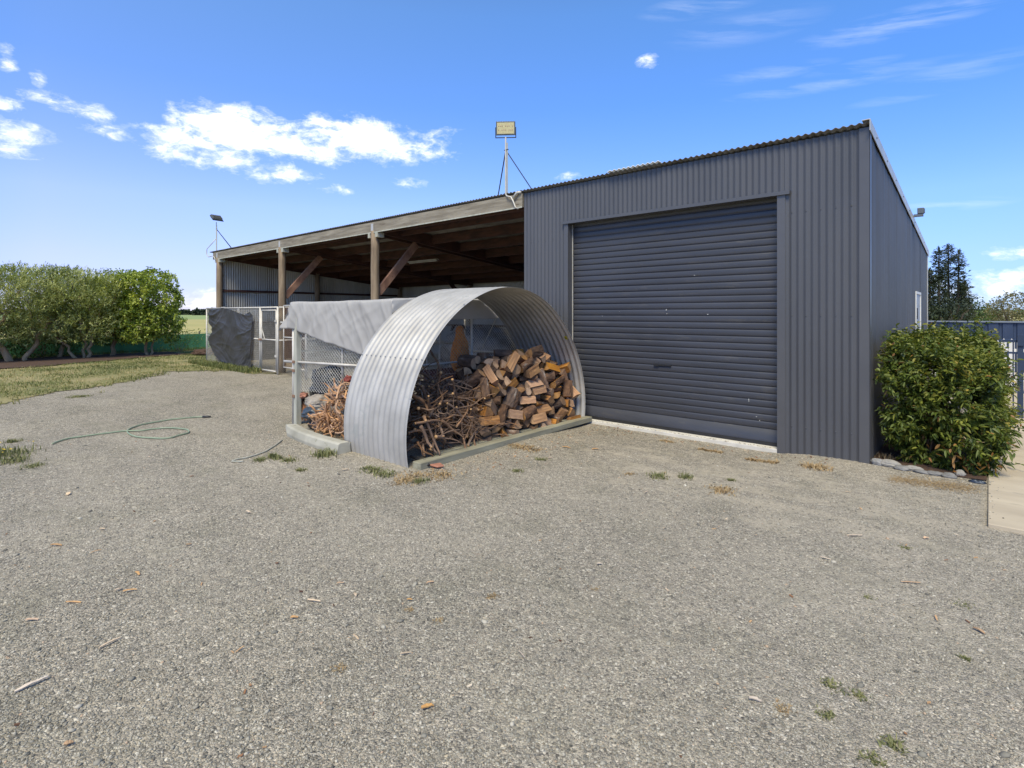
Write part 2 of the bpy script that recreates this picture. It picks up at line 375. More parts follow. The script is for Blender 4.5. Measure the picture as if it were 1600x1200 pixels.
# ---------------------------------------------------------------- world
def world():
    w = bpy.data.worlds.new('World'); sc.world = w; w.use_nodes = True
    k = N(w.node_tree); L = w.node_tree.links; bg = w.node_tree.nodes['Background']
    sky = k.n('ShaderNodeTexSky', sky_type='NISHITA'); sky.sun_disc = False
    sky.sun_elevation = SUN_EL; sky.sun_rotation = SUN_ROT
    sky.air_density = 1.0; sky.dust_density = .25; sky.ozone_density = 2.2; sky.altitude = 0
    hs = k.n('ShaderNodeHueSaturation'); L.new(sky.outputs[0], hs.inputs['Color']); hs.inputs['Saturation'].default_value = SKY_SAT; hs.inputs['Hue'].default_value = .5; hs.inputs['Value'].default_value = 1
    tc = k.n('ShaderNodeTexCoord'); v = tc.outputs['Generated']
    nrm = k.n('ShaderNodeVectorMath', operation='NORMALIZE'); L.new(v, nrm.inputs[0]); d = nrm.outputs[0]
    sx = k.n('ShaderNodeSeparateXYZ'); L.new(d, sx.inputs[0])
    az = k.math('ARCTAN2', sx.outputs[0], sx.outputs[1]); el = k.math('ARCSINE', sx.outputs[2])
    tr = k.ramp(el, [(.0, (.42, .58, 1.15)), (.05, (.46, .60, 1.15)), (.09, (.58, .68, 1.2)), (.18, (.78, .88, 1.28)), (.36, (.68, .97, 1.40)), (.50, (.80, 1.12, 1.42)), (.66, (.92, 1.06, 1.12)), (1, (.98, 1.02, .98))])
    ta = k.ramp(k.math('MULTIPLY_ADD', az, .25, .5), [(.10, (1.2, 1.05, 1)), (.14, (1.52, 1.12, 1)), (.21, (1.40, 1.10, 1)), (.32, (1.2, 1.04, 1)), (.49, (1, 1, 1))])
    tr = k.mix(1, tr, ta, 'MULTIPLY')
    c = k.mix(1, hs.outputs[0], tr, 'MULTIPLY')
    # pale hazy band of air low over the horizon
    cv = k.n('ShaderNodeCombineXYZ'); L.new(az, cv.inputs[0]); L.new(k.math('MULTIPLY', el, 1.9), cv.inputs[1])
    dist = k.noise(cv.outputs[0], 14, 5, .6, out=1)
    vm = k.n('ShaderNodeVectorMath', operation='MULTIPLY_ADD'); L.new(dist, vm.inputs[0]); vm.inputs[1].default_value = (.05, .05, .05); L.new(cv.outputs[0], vm.inputs[2])
    fb = k.noise(vm.outputs[0], 24, 10, .64)
    def ae(px, py):
        q = np.array([RV[0]*(px-800)+FV[0]*FPX, RV[1]*(px-800)+FV[1]*FPX]); h = math.hypot(*q)
        return math.atan2(q[0], q[1]), math.atan2(HY-py, h)
    def blob(px, py, wx, wy, amp, tilt=0):
        a0, e0 = ae(px, py); a1, _ = ae(px+wx, py); _, e1 = ae(px, py-wy)
        wa = abs(a1-a0); we = abs(e1-e0)
        u = k.math('DIVIDE', k.math('SUBTRACT', az, a0), wa); t = k.math('SUBTRACT', el, e0)
        if tilt: t = k.math('SUBTRACT', t, k.math('MULTIPLY', k.math('SUBTRACT', az, a0), tilt))
        t = k.math('DIVIDE', t, we)
        r2 = k.math('ADD', k.math('MULTIPLY', u, u), k.math('MULTIPLY', t, t))
        return k.math('MULTIPLY', k.math('SUBTRACT', 1, r2, clamp=True), amp)
    cum = [(365, 200, 120, 50, 1.25), (300, 222, 95, 32, 1.0), (430, 222, 80, 34, 1.0), (560, 214, 130, 44, 1.1), (620, 238, 110, 34, .9), (500, 235, 110, 32, .95), (440, 272, 80, 26, .85), (270, 238, 80, 20, .85), (345, 245, 110, 30, .8),
           (25, 208, 95, 30, .95), (185, 210, 80, 20, .85), (100, 160, 90, 20, .75), (640, 288, 50, 16, .7), (1006, 96, 30, 18, .82), (20, 238, 70, 18, .75), (12, 88, 26, 36, .65), (330, 470, 140, 26, .85), (1560, 445, 190, 36, .8), (1585, 395, 80, 18, .75), (895, 276, 40, 12, .7),
           (5, 160, 60, 18, .75), (150, 182, 45, 14, .7), (62, 122, 20, 22, .6), (530, 296, 45, 14, .65), (680, 215, 70, 26, .65), (230, 200, 60, 14, .6)]
    tot = None
    for b in cum:
        q = blob(*b); tot = q if tot is None else k.math('MAXIMUM', tot, q)
    dens = k.math('MULTIPLY', .66, k.math('ADD', k.math('MULTIPLY', tot, 2.3), k.math('MULTIPLY_ADD', fb, 5.2, -3.55)))
    al = k.math('MULTIPLY', k.ramp(dens, [(.0, (0, 0, 0)), (.35, (.16,)*3), (.70, (.55,)*3), (1.0, (.98,)*3)]), k.ramp(tot, [(0, (0, 0, 0)), (.25, (1, 1, 1))]))
    # thin cirrus streaks
    cs = k.n('ShaderNodeCombineXYZ'); L.new(k.math('MULTIPLY', az, 1.0), cs.inputs[0]); L.new(k.math('MULTIPLY_ADD', el, 9, k.math('MULTIPLY', az, 1.3)), cs.inputs[1])
    fs = k.noise(cs.outputs[0], 7, 8, .62, dist=.3)
    cir = [(1400, 38, 220, 26, 1, 0), (1100, 8, 120, 22, .8, 0), (1200, 115, 120, 14, .7, 0), (1300, 130, 230, 14, .7, 0), (1330, 105, 90, 10, .6, 0), (1500, 110, 160, 22, .6, 0), (1480, 322, 130, 12, .8, 0), (1160, 45, 150, 30, .5, 0), (1420, 150, 120, 10, .5, 0)]
    tc2 = None
    for b in cir:
        q = blob(*b); tc2 = q if tc2 is None else k.math('MAXIMUM', tc2, q)
    a2 = k.math('MULTIPLY', tc2, k.ramp(fs, [(.44, (0, 0, 0)), (.78, (.30,)*3)]))
    c = k.mix(k.math('MULTIPLY', a2, .85), c, CLOUD)
    shade = k.ramp(k.noise(vm.outputs[0], 20, 5), [(.3, (.86, .88, .93)), (.62, (1, 1, 1))])
    c = k.mix(al, c, k.mix(1, shade, CLOUD, 'MULTIPLY'))
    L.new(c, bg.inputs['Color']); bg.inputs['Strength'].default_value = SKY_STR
SUN_EL = rad(55); SUN_AZ_DIR = Vector((.42, -.90, 0)).normalized()
SUN_ROT = math.atan2(SUN_AZ_DIR.x, SUN_AZ_DIR.y)
SKY_SAT = 1.12; SKY_TINT = (.95, .95, 1.24); SKY_STR = .112; CLOUD = (9.0, 9.0, 9.2)
world()
sd = SUN_AZ_DIR*math.cos(SUN_EL)+Vector((0, 0, math.sin(SUN_EL)))
sl = bpy.data.lights.new('sun', 'SUN'); sl.energy = 2.9; sl.angle = rad(24); sl.color = (1, .905, .68)
so = bpy.data.objects.new('sun', sl); col.objects.link(so); so.rotation_euler = sd.to_track_quat('Z', 'Y').to_euler(); so.location = (0, -20, 30)
sc.view_settings.view_transform = 'Standard'; sc.view_settings.look = 'None'; sc.view_settings.exposure = 0.70; sc.view_settings.gamma = 1
try: sc.view_settings.use_curve_mapping = False
except Exception: pass
# ---------------------------------------------------------------- ground
def gh(x, y):
    z = .014*nz(x, y, 0, .5)+.008*nz(x, y, 5, 1.9)
    if -4.6 < x < -.6 and -1.2 < y < .4: z -= .045*min(1, (y+1.2)/.9)*min(1, (x+4.6)/.4, (-.6-x)/.4)
    return z
def inpoly(px, py, poly):
    inside = np.zeros(px.shape, bool); n = len(poly)
    for i in range(n):
        x1, y1 = poly[i]; x2, y2 = poly[(i+1) % n]
        c = ((y1 > py) != (y2 > py)) & (px < (x2-x1)*(py-y1)/((y2-y1) or 1e-9)+x1)
        inside ^= c
    return inside
def gridsheet(name, x0, x1, y0, y1, step, zf, m, keep=None, smooth=True):
    xs = np.arange(x0, x1+step/2, step); ys = np.arange(y0, y1+step/2, step)
    X, Y = np.meshgrid(xs, ys); nx = len(xs); ny = len(ys)
    Z = np.array([zf(a, b) for a, b in zip(X.ravel(), Y.ravel())])
    V = np.column_stack([X.ravel(), Y.ravel(), Z])
    i = np.arange(nx*ny).reshape(ny, nx)
    F = np.stack([i[:-1, :-1], i[:-1, 1:], i[1:, 1:], i[1:, :-1]], -1).reshape(-1, 4)
    if keep is not None:
        cx = V[F].mean(1); F = F[keep(cx[:, 0], cx[:, 1])]
    return mesh_np(name, V, [F], m, smooth=smooth)
S = 4000
o = MB().add([(-S, -S, -.10), (S, -S, -.10), (S, S, -.10), (-S, S, -.10)], [(0, 1, 2, 3)]).build('ground', M['field']); tag(o, kind='structure')
o = gridsheet('gravel_yard', -24, 14, -14, 16, .15, gh, M['gravel']); tag(o, kind='structure')
LAWN = [(-9.5, -13), (-11.2, -9)]+[G(*p) for p in ((0, 628), (60, 620), (110, 611), (150, 604), (195, 597), (235, 586), (262, 581), (330, 578), (380, 580), (428, 585))]+[(-13.3, -.25), (-18.5, -.2), (-18.5, 14), (-27.5, 14), (-27.5, -13)]
nv = np.vectorize(lambda a, b: nz(a, b, 3, 1.3)+.5*nz(a, b, 9, 4)); nv2 = np.vectorize(lambda a, b: nz(a, b, 17, 1.3)+.5*nz(a, b, 29, 4))
nv3 = np.vectorize(lambda a, b: nz(a, b, 3, 5)+.5*nz(a, b, 9, 14))
def lawnkeep(x, y): return inpoly(x+.45*nv(x, y)+.22*nv3(x, y), y+.45*nv2(x, y)+.22*nv3(y, x), LAWN)
def bladekeep(x, y): return inpoly(x+.8*nv(x, y)+.5*nv3(x, y)-.12, y+.8*nv2(x, y)+.5*nv3(y, x)-.12, LAWN)
o = gridsheet('lawn', -27.6, -9, -13.2, 14, .09, lambda a, b: gh(a, b)+.012, M['lawn'], lawnkeep); tag(o, kind='structure')
# mulch bed under the hedge trees
def mk(x, y):
    x = x+.35*nv(x, y); return (x < -22.75-.40*y) & (x > -25.4) & (y > -9) & (y < .6)
o = gridsheet('mulch_bed', -26, -18.5, -9.5, 1.5, .09, lambda a, b: gh(a, b)+.03+.03*abs(nz(a, b, 0, 6)), M['mulch'], mk); tag(o, kind='structure')

# pebbles: many loose stones, nobody could count them
ph = (1+5**.5)/2
ico = np.array([(-1, ph, 0), (1, ph, 0), (-1, -ph, 0), (1, -ph, 0), (0, -1, ph), (0, 1, ph), (0, -1, -ph), (0, 1, -ph), (ph, 0, -1), (ph, 0, 1), (-ph, 0, -1), (-ph, 0, 1)])/math.sqrt(1+ph*ph)
icf = np.array([(0, 11, 5), (0, 5, 1), (0, 1, 7), (0, 7, 10), (0, 10, 11), (1, 5, 9), (5, 11, 4), (11, 10, 2), (10, 7, 6), (7, 1, 8), (3, 9, 4), (3, 4, 2), (3, 2, 6), (3, 6, 8), (3, 8, 9), (4, 9, 5), (2, 4, 11), (6, 2, 10), (8, 6, 7), (9, 8, 1)])
def pebbles(n, fmin, fmax, smin, smax, pw, keepfn=None):
    u = rng.random(n); f = fmin*(fmax/fmin)**(u**pw)
    r = (rng.random(n)*2-1)*f*1.04
    x = CX+RV[0]*r+FV[0]*f; y = CY+RV[1]*r+FV[1]*f
    ok = ~((x > -6.2) & (x < .3) & (y > -.02)) & ~((x > .95) & (y > -1.53)) & ~((x > -6.1) & (x < -3.55) & (y > -3.6))
    if keepfn is not None: ok &= keepfn(x, y)
    x = x[ok]; y = y[ok]; n = len(x)
    s = smin*(smax/smin)**(rng.random(n)**2.2)
    sc3 = np.stack([s*rng.uniform(.75, 1.35, n), s*rng.uniform(.6, 1.0, n), s*rng.uniform(.35, .7, n)], 1)
    a = rng.random(n)*6.283; ca, sa = np.cos(a), np.sin(a)
    jit = 1+rng.uniform(-.22, .22, (n, 12, 1))
    V = ico[None]*sc3[:, None, :]*jit*.5
    tl = rng.normal(0, .25, n)[:, None]; V[:, :, 2] += V[:, :, 0]*tl
    X = V[:, :, 0]*ca[:, None]-V[:, :, 1]*sa[:, None]+x[:, None]; Y = V[:, :, 0]*sa[:, None]+V[:, :, 1]*ca[:, None]+y[:, None]
    z = np.array([gh(p, q) for p, q in zip(x, y)])
    Z = V[:, :, 2]+(z+sc3[:, 2]*.18)[:, None]
    t = np.clip(rng.beta(2.2, 2.2, n)*.93+(rng.random(n) < .035)*rng.uniform(.2, .5, n), 0, 1)
    return np.stack([X, Y, Z], -1).reshape(-1, 3), (icf[None]+12*np.arange(n)[:, None, None]).reshape(-1, 3), np.repeat(t, 12)
def spill(n, x0, x1, y0, y1, ztop, ex):
    x = x0+(x1-x0)*rng.random(n)**ex; y = rng.uniform(y0, y1, n); s = rng.uniform(.006, .016, n); sc3 = np.stack([s, s*.8, s*.6], 1)
    V = ico[None]*sc3[:, None, :]*(1+rng.uniform(-.2, .2, (n, 12, 1)))*.5; V = V+np.stack([x, y, ztop+s*.25], 1)[:, None, :]
    return V.reshape(-1, 3), (icf[None]+12*np.arange(n)[:, None, None]).reshape(-1, 3), np.repeat(np.clip(rng.normal(.55, .2, n), 0, 1), 12)
parts = [spill(40, 1.0, 1.10, -1.48, .6, .028, 2.5), spill(220, -3.9, -1.0, -.012, .05, .0, 1), pebbles(85000, 1.7, 5.2, .005, .017, 1.0), pebbles(12000, 4, 12, .009, .022, .8), pebbles(700, 1.8, 10, .018, .036, .8)]
V = np.concatenate([p[0] for p in parts]); off = np.cumsum([0]+[len(p[0]) for p in parts[:-1]])
F = np.concatenate([p[1]+o_ for p, o_ in zip(parts, off)])
o = mesh_np('gravel_stones', V, [F], M['pebble'], attr=np.concatenate([p[2] for p in parts]))
tag(o, 'loose grey gravel stones covering the yard', 'gravel', kind='stuff')

# blades of grass helper
def blades(pts, h, w, lean, tint, per=1, z0=None):
    """pts (n,2or3); returns V,F,attr of single bent blades"""
    pts = np.repeat(np.asarray(pts), per, 0); n = len(pts)
    x, y = pts[:, 0], pts[:, 1]
    z = pts[:, 2] if pts.shape[1] > 2 else np.array([gh(a, b) for a, b in zip(x, y)])
    a = rng.random(n)*6.283; H = h*rng.uniform(.5, 1.25, n); l = lean*rng.uniform(.2, 1.3, n)*H
    dx, dy = np.cos(a), np.sin(a); W = w*rng.uniform(.6, 1.3, n)
    b = np.stack([x, y, z-.004], 1); side = np.stack([-dy*W, dx*W, 0*W], 1)
    mid = b+np.stack([dx*l*.35, dy*l*.35, H*.6], 1); tip = b+np.stack([dx*l, dy*l, H*rng.uniform(.75, 1, n)], 1)
    V = np.stack([b-side, b+side, mid+side*.8, mid-side*.8, tip], 1).reshape(-1, 3)
    i = 5*np.arange(n)[:, None]
    t = np.clip(rng.normal(tint, .17, n), 0, 1)
    return V, np.concatenate([i+np.array([[0, 1, 2, 3]])]), np.concatenate([i+np.array([[3, 2, 4]])]), np.repeat(t, 5)
# lawn grass
n = 90000
x = rng.uniform(-27, -9.5, n); y = rng.uniform(-9.5, 9, n)
ok = (lawnkeep(x, y) | bladekeep(x, y)) & ~((x > -18.3) & (y > -.25)) & ~((x < -22.9-.40*y) & (y < .6) & (y > -9)); x = x[ok]; y = y[ok]
pn = np.array([nz(a, b, 0, .9) for a, b in zip(x, y)]); ok = pn+rng.normal(0, .25, len(pn)) > -.22; x = x[ok]; y = y[ok]; pn = pn[ok]
Vb, F4, F3, A = blades(np.column_stack([x, y]), .075, .006, .8, .42, 2)
A = np.clip(A-.75*np.repeat(np.repeat(pn, 2), 5)+.05, 0, 1)
o = mesh_np('lawn_grass', Vb, [F4, F3], LAWNB, attr=A); tag(o, 'short patchy green and straw grass between hedge and gravel', 'grass', kind='stuff')
# long grass at the foot of the kennel fence and green netting
pts = np.column_stack([rng.uniform(-26.2, -25.5, 2500), rng.uniform(-9, 8, 2500)]); pts2 = np.column_stack([rng.uniform(-18.9, -14.3, 1500), rng.uniform(-.75, -.25, 1500)])
Vb, F4, F3, A = blades(np.concatenate([pts, pts2]), .17, .007, .6, .35, 2)
o = mesh_np('long_grass', Vb, [F4, F3], LAWNB, attr=A); tag(o, 'longer green grass growing along the fence lines', 'grass', kind='stuff')

# tufts of weed in the gravel: (px, py, width m, height m, kind, label)
WEEDS = [(430, 716, .24, .07, 'g', 'leafy green weed clump on the gravel left of the concrete kerb'), (407, 719, .16, .05, 'g', 'low flat green weed left of the leafy clump near the kerb'), (452, 720, .16, .05, 'g', 'low green weed just right of the leafy clump near the kerb'),
  (470, 735, .10, .04, 'g', 'small dark green weed below the concrete kerb'), (655, 752, .16, .05, 'g', 'green weed in the gravel in front of the tank base'), (630, 752, .22, .03, 'd', 'dry brown grass patch in front of the tank base'),
  (1030, 746, .19, .05, 'g', 'olive green tuft left of its twin before the roller door'), (1071, 747, .15, .05, 'g', 'olive green tuft right of its twin before the roller door'), (1143, 751, .07, .03, 'g', 'tiny dark weed above the yellow straw patch'),
  (1128, 768, .22, .035, 'd', 'yellow straw patch on the gravel in front of the roller door'), (983, 741, .12, .02, 'd', 'small orange straw patch left of the olive tufts'), (807, 736, .10, .035, 'g', 'small green weed in front of the timber sill'),
  (846, 718, .12, .035, 'g', 'small green weed close beside the timber sill'), (1275, 730, .26, .05, 'd', 'orange brown dry tuft beside the grey wall foot'), (1190, 716, .36, .04, 'd', 'orange brown dry grass along the concrete door sill, right end'),
  (1110, 700, .30, .035, 'd', 'orange brown dry grass along the concrete door sill, middle'), (1042, 685, .2, .03, 'd', 'orange brown dry grass along the concrete door sill, left end'), (18, 722, .34, .07, 'g', 'green weed clump under the yellow flowers at the left edge'),
  (20, 690, .16, .06, 'g', 'grassy tuft above the yellow flowers at the left edge'), (52, 730, .2, .04, 'g', 'low weed right of the yellow flowers at the left edge'), (1298, 1070, .09, .02, 'g', 'flat green weed, uppermost of the lower right weeds'), (1344, 1087, .07, .02, 'g', 'flat green weed beside a pinkish sprig at lower right'),
  (1290, 1117, .06, .018, 'g', 'small flat dark weed at lower right below the uppermost weed'), (1395, 1163, .08, .025, 'g', 'green weed near the bottom edge at lower right'), (1364, 1185, .07, .02, 'g', 'weed touching the bottom edge left of another at lower right'),
  (1222, 1107, .07, .015, 'd', 'brownish flat weed left of the lower right weeds'), (1508, 1027, .04, .02, 'g', 'tiny bright green seedling at the right in the gravel'), (1506, 943, .10, .012, 'g', 'faint flat moss patch at the right in the gravel'),
  (1357, 932, .06, .012, 'g', 'faint flat moss patch right of centre in the gravel'), (769, 935, .06, .015, 'd', 'small rust brown moss patch in the middle of the gravel'), (930, 921, .05, .010, 'd', 'faint rust brown moss patch right of the middle one'), (640, 953, .05, .012, 'd', 'small rust brown moss patch left of the middle one'),
  (530, 1048, .06, .014, 'd', 'rust brown moss patch in the lower left gravel'), (685, 970, .05, .012, 'd', 'rust brown moss patch just left of the bottom centre'), (1415, 856, .07, .015, 'g', 'small green moss patch below the path corner'),
  (690, 742, .3, .03, 'd', 'dry brown litter of grass beside the broken terracotta'), (590, 738, .5, .045, 'g', 'grass growing along the foot of the corrugated tank'), (505, 712, .22, .10, 'g', 'green grass tuft growing against the concrete kerb'),
  (1525, 745, .10, .05, 'g', 'bright green seedling at the path corner beside the shrub'), (1384, 718, .12, .10, 'd', 'dry brown stalks at the grey wall corner'), (820, 700, .5, .03, 'd', 'scattered dry bark litter along the timber sill'), (125, 620, .4, .04, 'g', 'low grass tuft at the edge of the lawn on gravel'), (650, 744, .4, .03, 'd', 'dry grass strip at the tank foot')]
for i, (px, py, w, h, kd, lb) in enumerate(WEEDS):
    h *= .8; w *= .95
    c = G(px, py); nn = int(40+560*w) if kd == 'g' else int(40+650*w)
    q = rng.normal(0, 1, (nn, 2))*w*.27
    if py in (716, 700, 685, 738, 745): # run along the wall
        q[:, 0] = rng.uniform(-w/2, w/2, nn); q[:, 1] *= .4
    pts = q+np.array(c)
    Vb, F4, F3, A = blades(pts, h, .004+.002*(w > .2), 1.4 if h < .05 else .8, .4 if kd == 'g' else .5)
    loc = (c[0], c[1], gh(*c))
    o = mesh_np('weed_tuft' if kd == 'g' else 'dry_grass_tuft', Vb, [F4, F3], GREEN_WEED if kd == 'g' else DRY, attr=A, loc=loc)
    tag(o, lb, 'weed' if kd == 'g' else 'dry grass')
# strip of dry needles raked along the stones
pts = []
for i in range(1500):
    t = R.random(); px = 1392+t*132+R.gauss(0, 3); py = 748+t*18+R.gauss(0, 3.2)*(1+.3*t); pts.append(G(px, py))
c = G(1460, 757)
Vb, F4, F3, A = blades(np.array(pts), .014, .0025, 5, .5); o = mesh_np('dry_litter_strip', Vb, [F4, F3], DRY, attr=A, loc=(c[0], c[1], 0)); tag(o, 'raked strip of orange brown clippings below the edging stones', 'clippings')
# flowering plant at the left edge
c = G(8, 712); t = thing('flowering_weed', 'yellow flowering weed at the left edge of the gravel', 'flower', (c[0], c[1], gh(*c)))
pts = rng.normal(0, 1, (260, 2))*.13+np.array(c); Vb, F4, F3, A = blades(pts, .09, .005, .6, .3); mesh_np('foliage', Vb, [F4, F3], GREEN_WEED, t, A)
b = MB()
for i in range(15):
    a = (c[0]+R.gauss(0, .14), c[1]+R.gauss(0, .12), gh(*c)+R.uniform(.07, .12)); r = R.uniform(.012, .02); ring = [(a[0]+r*math.cos(j*1.047), a[1]+r*math.sin(j*1.047), a[2]+.004*(j % 2)) for j in range(6)]
    b.add([a]+ring, [(0, j+1, (j+1) % 6+1) for j in range(6)])
b.build('blossom', YEL, t)
# wood chips on the gravel (px,py,length,width,angle,pale)
CH = [(50, 1071, .115, .022, 55, 1, 'long bleached splinter of wood with a brown end near the lower left corner'), (172, 1005, .095, .014, 62, 1, 'thin pale splinter of wood right of the long one at lower left'), (215, 897, .06, .018, -35, 0, 'thick pinkish wood chip in the left gravel'),
  (185, 922, .035, .016, 50, 1, 'small white wood chip left of a brown one in the left gravel'), (203, 923, .07, .014, 20, 0, 'brown curled wood chip in the left gravel'), (88, 854, .075, .02, 5, 0, 'orange wood chip at the far left of the gravel, upper one'), (150, 863, .06, .01, 40, 0, 'slender tan chip right of the orange upper left chip'),
  (50, 968, .06, .016, 10, 0, 'tan wood chip at the left edge below the brown twig'), (115, 941, .08, .010, 8, 0, 'dark brown twig piece left of the chips'), (388, 803, .06, .02, -30, 1, 'cream wood chip at upper left centre of the gravel'), (107, 772, .07, .03, -60, 1, 'pale flat stone-like chip in the upper left gravel'),
  (491, 941, .085, .012, -15, 1, 'white splinter of wood left of centre'), (460, 967, .04, .016, 15, 0, 'small orange chip under the white splinter left of centre'), (672, 913, .045, .015, 25, 0, 'orange wood chip left of the middle'), (555, 932, .035, .018, -60, 1, 'pinkish white chip left of the middle'),
  (532, 913, .04, .013, 5, 0, 'tan chip above the pinkish white one left of the middle'), (937, 885, .035, .02, 0, 1, 'pink white shell-like chip right of the middle'), (1335, 838, .11, .014, -8, 1, 'long white splinter in the dusty patch on the right'), (1290, 873, .06, .012, -25, 1, 'white chip below the long splinter on the right'),
  (1180, 1096, .05, .018, -12, 1, 'pinkish white chip at the lower right'), (668, 1110, .055, .02, 30, 0, 'yellow curled leaf-like chip at the bottom centre'), (556, 999, .05, .010, -40, 1, 'white forked splinter at bottom left of centre'), (634, 1024, .05, .006, 12, 1, 'thin straw splinter at the bottom left of centre'),
  (815, 1027, .055, .004, -60, 1, 'thin straw stalk in the lower middle'), (1423, 911, .11, .008, -8, 0, 'bent dry stalk with an orange knot on the right'), (1530, 985, .05, .02, -70, 0, 'brown dead leaf on the right gravel'), (107, 1165, .03, .02, 40, 0, 'orange chip at the bottom left edge'),
  (1447, 842, .04, .02, 10, 0, 'orange crumb of wood below the stone edging'), (540, 665+70, .07, .03, 20, 1, 'pale flat scrap on the gravel below the kerb'), (160, 828, .04, .012, 0, 1, 'cream splinter in the upper left gravel'), (233, 716, .03, .015, 0, 1, 'tiny pale chip above the left middle gravel'),
  (295, 852, .035, .014, 10, 0, 'tan crumb of wood in the upper left middle'), (1010, 770, .05, .01, 40, 1, 'white chip below the small straw patch'), (930, 703, .08, .03, 10, 0, 'flat orange bark flake beside the door sill'), (885, 700, .1, .03, -10, 0, 'flat orange bark flake beside the timber sill'),
  (860, 716, .06, .02, 20, 1, 'pale bark flake near the timber sill'), (1325, 770, .05, .01, 0, 1, 'tiny white flake in the dusty patch'), (375, 1077-60, .05, .006, 70, 0, 'reddish thin twig in the lower left'), (1463, 966, .05, .012, 60, 0, 'rust coloured leaf in the right gravel'), (640, 1030-90, .03, .014, 0, 0, 'orange crumb left of the middle')]
for (px, py, l, w, a, pale, lb) in CH:
    c = G(px, py); n = 7; b = MB(); th = .004+.10*w
    top = []; bot = []
    for i in range(n):
        u = i/(n-1); x = (u-.5)*l; hw = w/2*(math.sin(math.pi*(.12+.8*u))**.6)*R.uniform(.75, 1.15); zc = .25*w*math.sin(u*3+R.random())
        top.append(((x, -hw, zc+th), (x, hw, zc+th*R.uniform(.6, 1.1)))); bot.append(((x, -hw*.8, zc), (x, hw*.8, zc)))
    vs = [p for i in range(n) for p in (bot[i][0], bot[i][1], top[i][1], top[i][0])]
    fs = [(0, 1, 2, 3), (4*n-1, 4*n-2, 4*n-3, 4*n-4)]+[(4*i+j, 4*i+4+j, 4*i+4+(j+1) % 4, 4*i+(j+1) % 4) for i in range(n-1) for j in range(4)]
    b.add(vs, fs); o = b.build('wood_chip', M['chipw'] if pale else M['chip']); o.location = (c[0], c[1], gh(*c)+.008); o.rotation_euler = (R.uniform(-.2, .2), R.uniform(-.1, .1), rad(a)+YAW)
    tag(o, lb, 'wood chip', 'scraps of wood scattered on the gravel')

# crumbs of bark and wood litter, too small and many to count
bits = []
for i in range(430):
    if i < 130: f = 1.9*(14/1.9)**R.random(); r_ = R.uniform(-1, 1)*f*.95; x = CX+RV[0]*r_+FV[0]*f; y = CY+RV[1]*r_+FV[1]*f
    elif i < 330: t_ = R.random(); x = -3.5+R.gauss(.25, .25); y = -3.6+3.5*t_+R.gauss(0, .1)
    else: x = R.uniform(-3.9, -.3); y = -.10-abs(R.gauss(0, .14))
    if (x > .95 and y > -1.55) or (x > -6.2 and x < -3.5 and y > -3.5) or y > .0 and x > -6: continue
    bits.append((x, y))
b = MB(); tt = []
for (x, y) in bits:
    a = R.random()*6.28; l = R.uniform(.004, .013)*(1.6 if R.random() < .1 else 1); w = l*R.uniform(.2, .6); z = gh(x, y)+.004; c_, s_ = math.cos(a), math.sin(a); h = R.uniform(.003, .007)
    q = [(x+c_*u*l-s_*v*w, y+s_*u*l+c_*v*w, z+k_+.003*u) for k_ in (0, h) for u, v in ((-1, -.6), (.8, -1), (1, .5), (-.7, 1))]
    b.add(q, [(3, 2, 1, 0), (4, 5, 6, 7), (0, 1, 5, 4), (1, 2, 6, 5), (2, 3, 7, 6), (3, 0, 4, 7)]); tt += [R.random()]*8
o = b.build('bark_litter', leafmat('bark_and_wood_crumbs', [(0, (.10, .05, .03)), (.35, (.30, .15, .07)), (.7, (.52, .33, .17)), (1, (.66, .56, .42))], .9, .0)); a_ = o.data.attributes.new('tint', 'FLOAT', 'POINT'); a_.data.foreach_set('value', tt)
tag(o, 'crumbs of bark and wood strewn thinly over the gravel', 'litter', kind='stuff')

# ---------------------------------------------------------------- farm shed building
shed = thing('farm_shed', 'long lean-to farm shed with open timber bays and a grey clad garage bay', 'shed', (0, 0, 0))
RZ = lambda y: 3.735-.102*y
PITCH = .0765
def corr(name, m, A, B, zlo, zhi, n, parent, seg=8, amp=.0085, rows=2, phase=0, wob=0):
    """vertical corrugated sheet from A to B (xy), zlo/zhi functions of length"""
    A = np.array(A, float); B = np.array(B, float); Ln = np.linalg.norm(B-A); k = max(2, int(round(Ln/PITCH*seg)))
    u = np.linspace(0, Ln, k+1); d = (B-A)/Ln; n = np.array(n, float)
    w = amp*np.cos(2*math.pi*(u/PITCH+phase))
    if wob: w = w+wob*np.array([noise.noise(Vector((q*5.5, phase, 1.7))) for q in u])+wob*.5*np.sin(u*8.25)
    V = []
    for j in range(rows):
        t = j/(rows-1)
        z = np.array([zlo(q)*(1-t)+zhi(q)*t for q in u])
        V.append(np.column_stack([A[0]+d[0]*u+n[0]*w, A[1]+d[1]*u+n[1]*w, z]))
    V = np.concatenate(V); i = np.arange(k+1)
    F = np.concatenate([np.stack([j*(k+1)+i[:-1], j*(k+1)+i[1:], (j+1)*(k+1)+i[1:], (j+1)*(k+1)+i[:-1]], 1) for j in range(rows-1)])
    if parent.parent is not None: V = V-np.array(parent.parent.location)
    return mesh_np(name, V, [F], m, parent, smooth=True)
cst = lambda v: (lambda q: v)
DX0, DX1, DH = -4.03, -.932, 3.07
TOPZ = RZ(0)-.035
corr('front_wall_sheet', M['wall'], (-4.95, 0), (DX0-.07, 0), cst(-.06), cst(TOPZ), (0, -1), shed)
corr('front_wall_sheet', M['wall'], (DX0-.07, 0), (DX1+.085, 0), cst(DH+.02), cst(TOPZ), (0, -1), shed, phase=(4.95-4.1)/PITCH)
corr('front_wall_sheet', M['wall'], (DX1+.085, 0), (-.07, 0), cst(-.06), cst(TOPZ), (0, -1), shed)
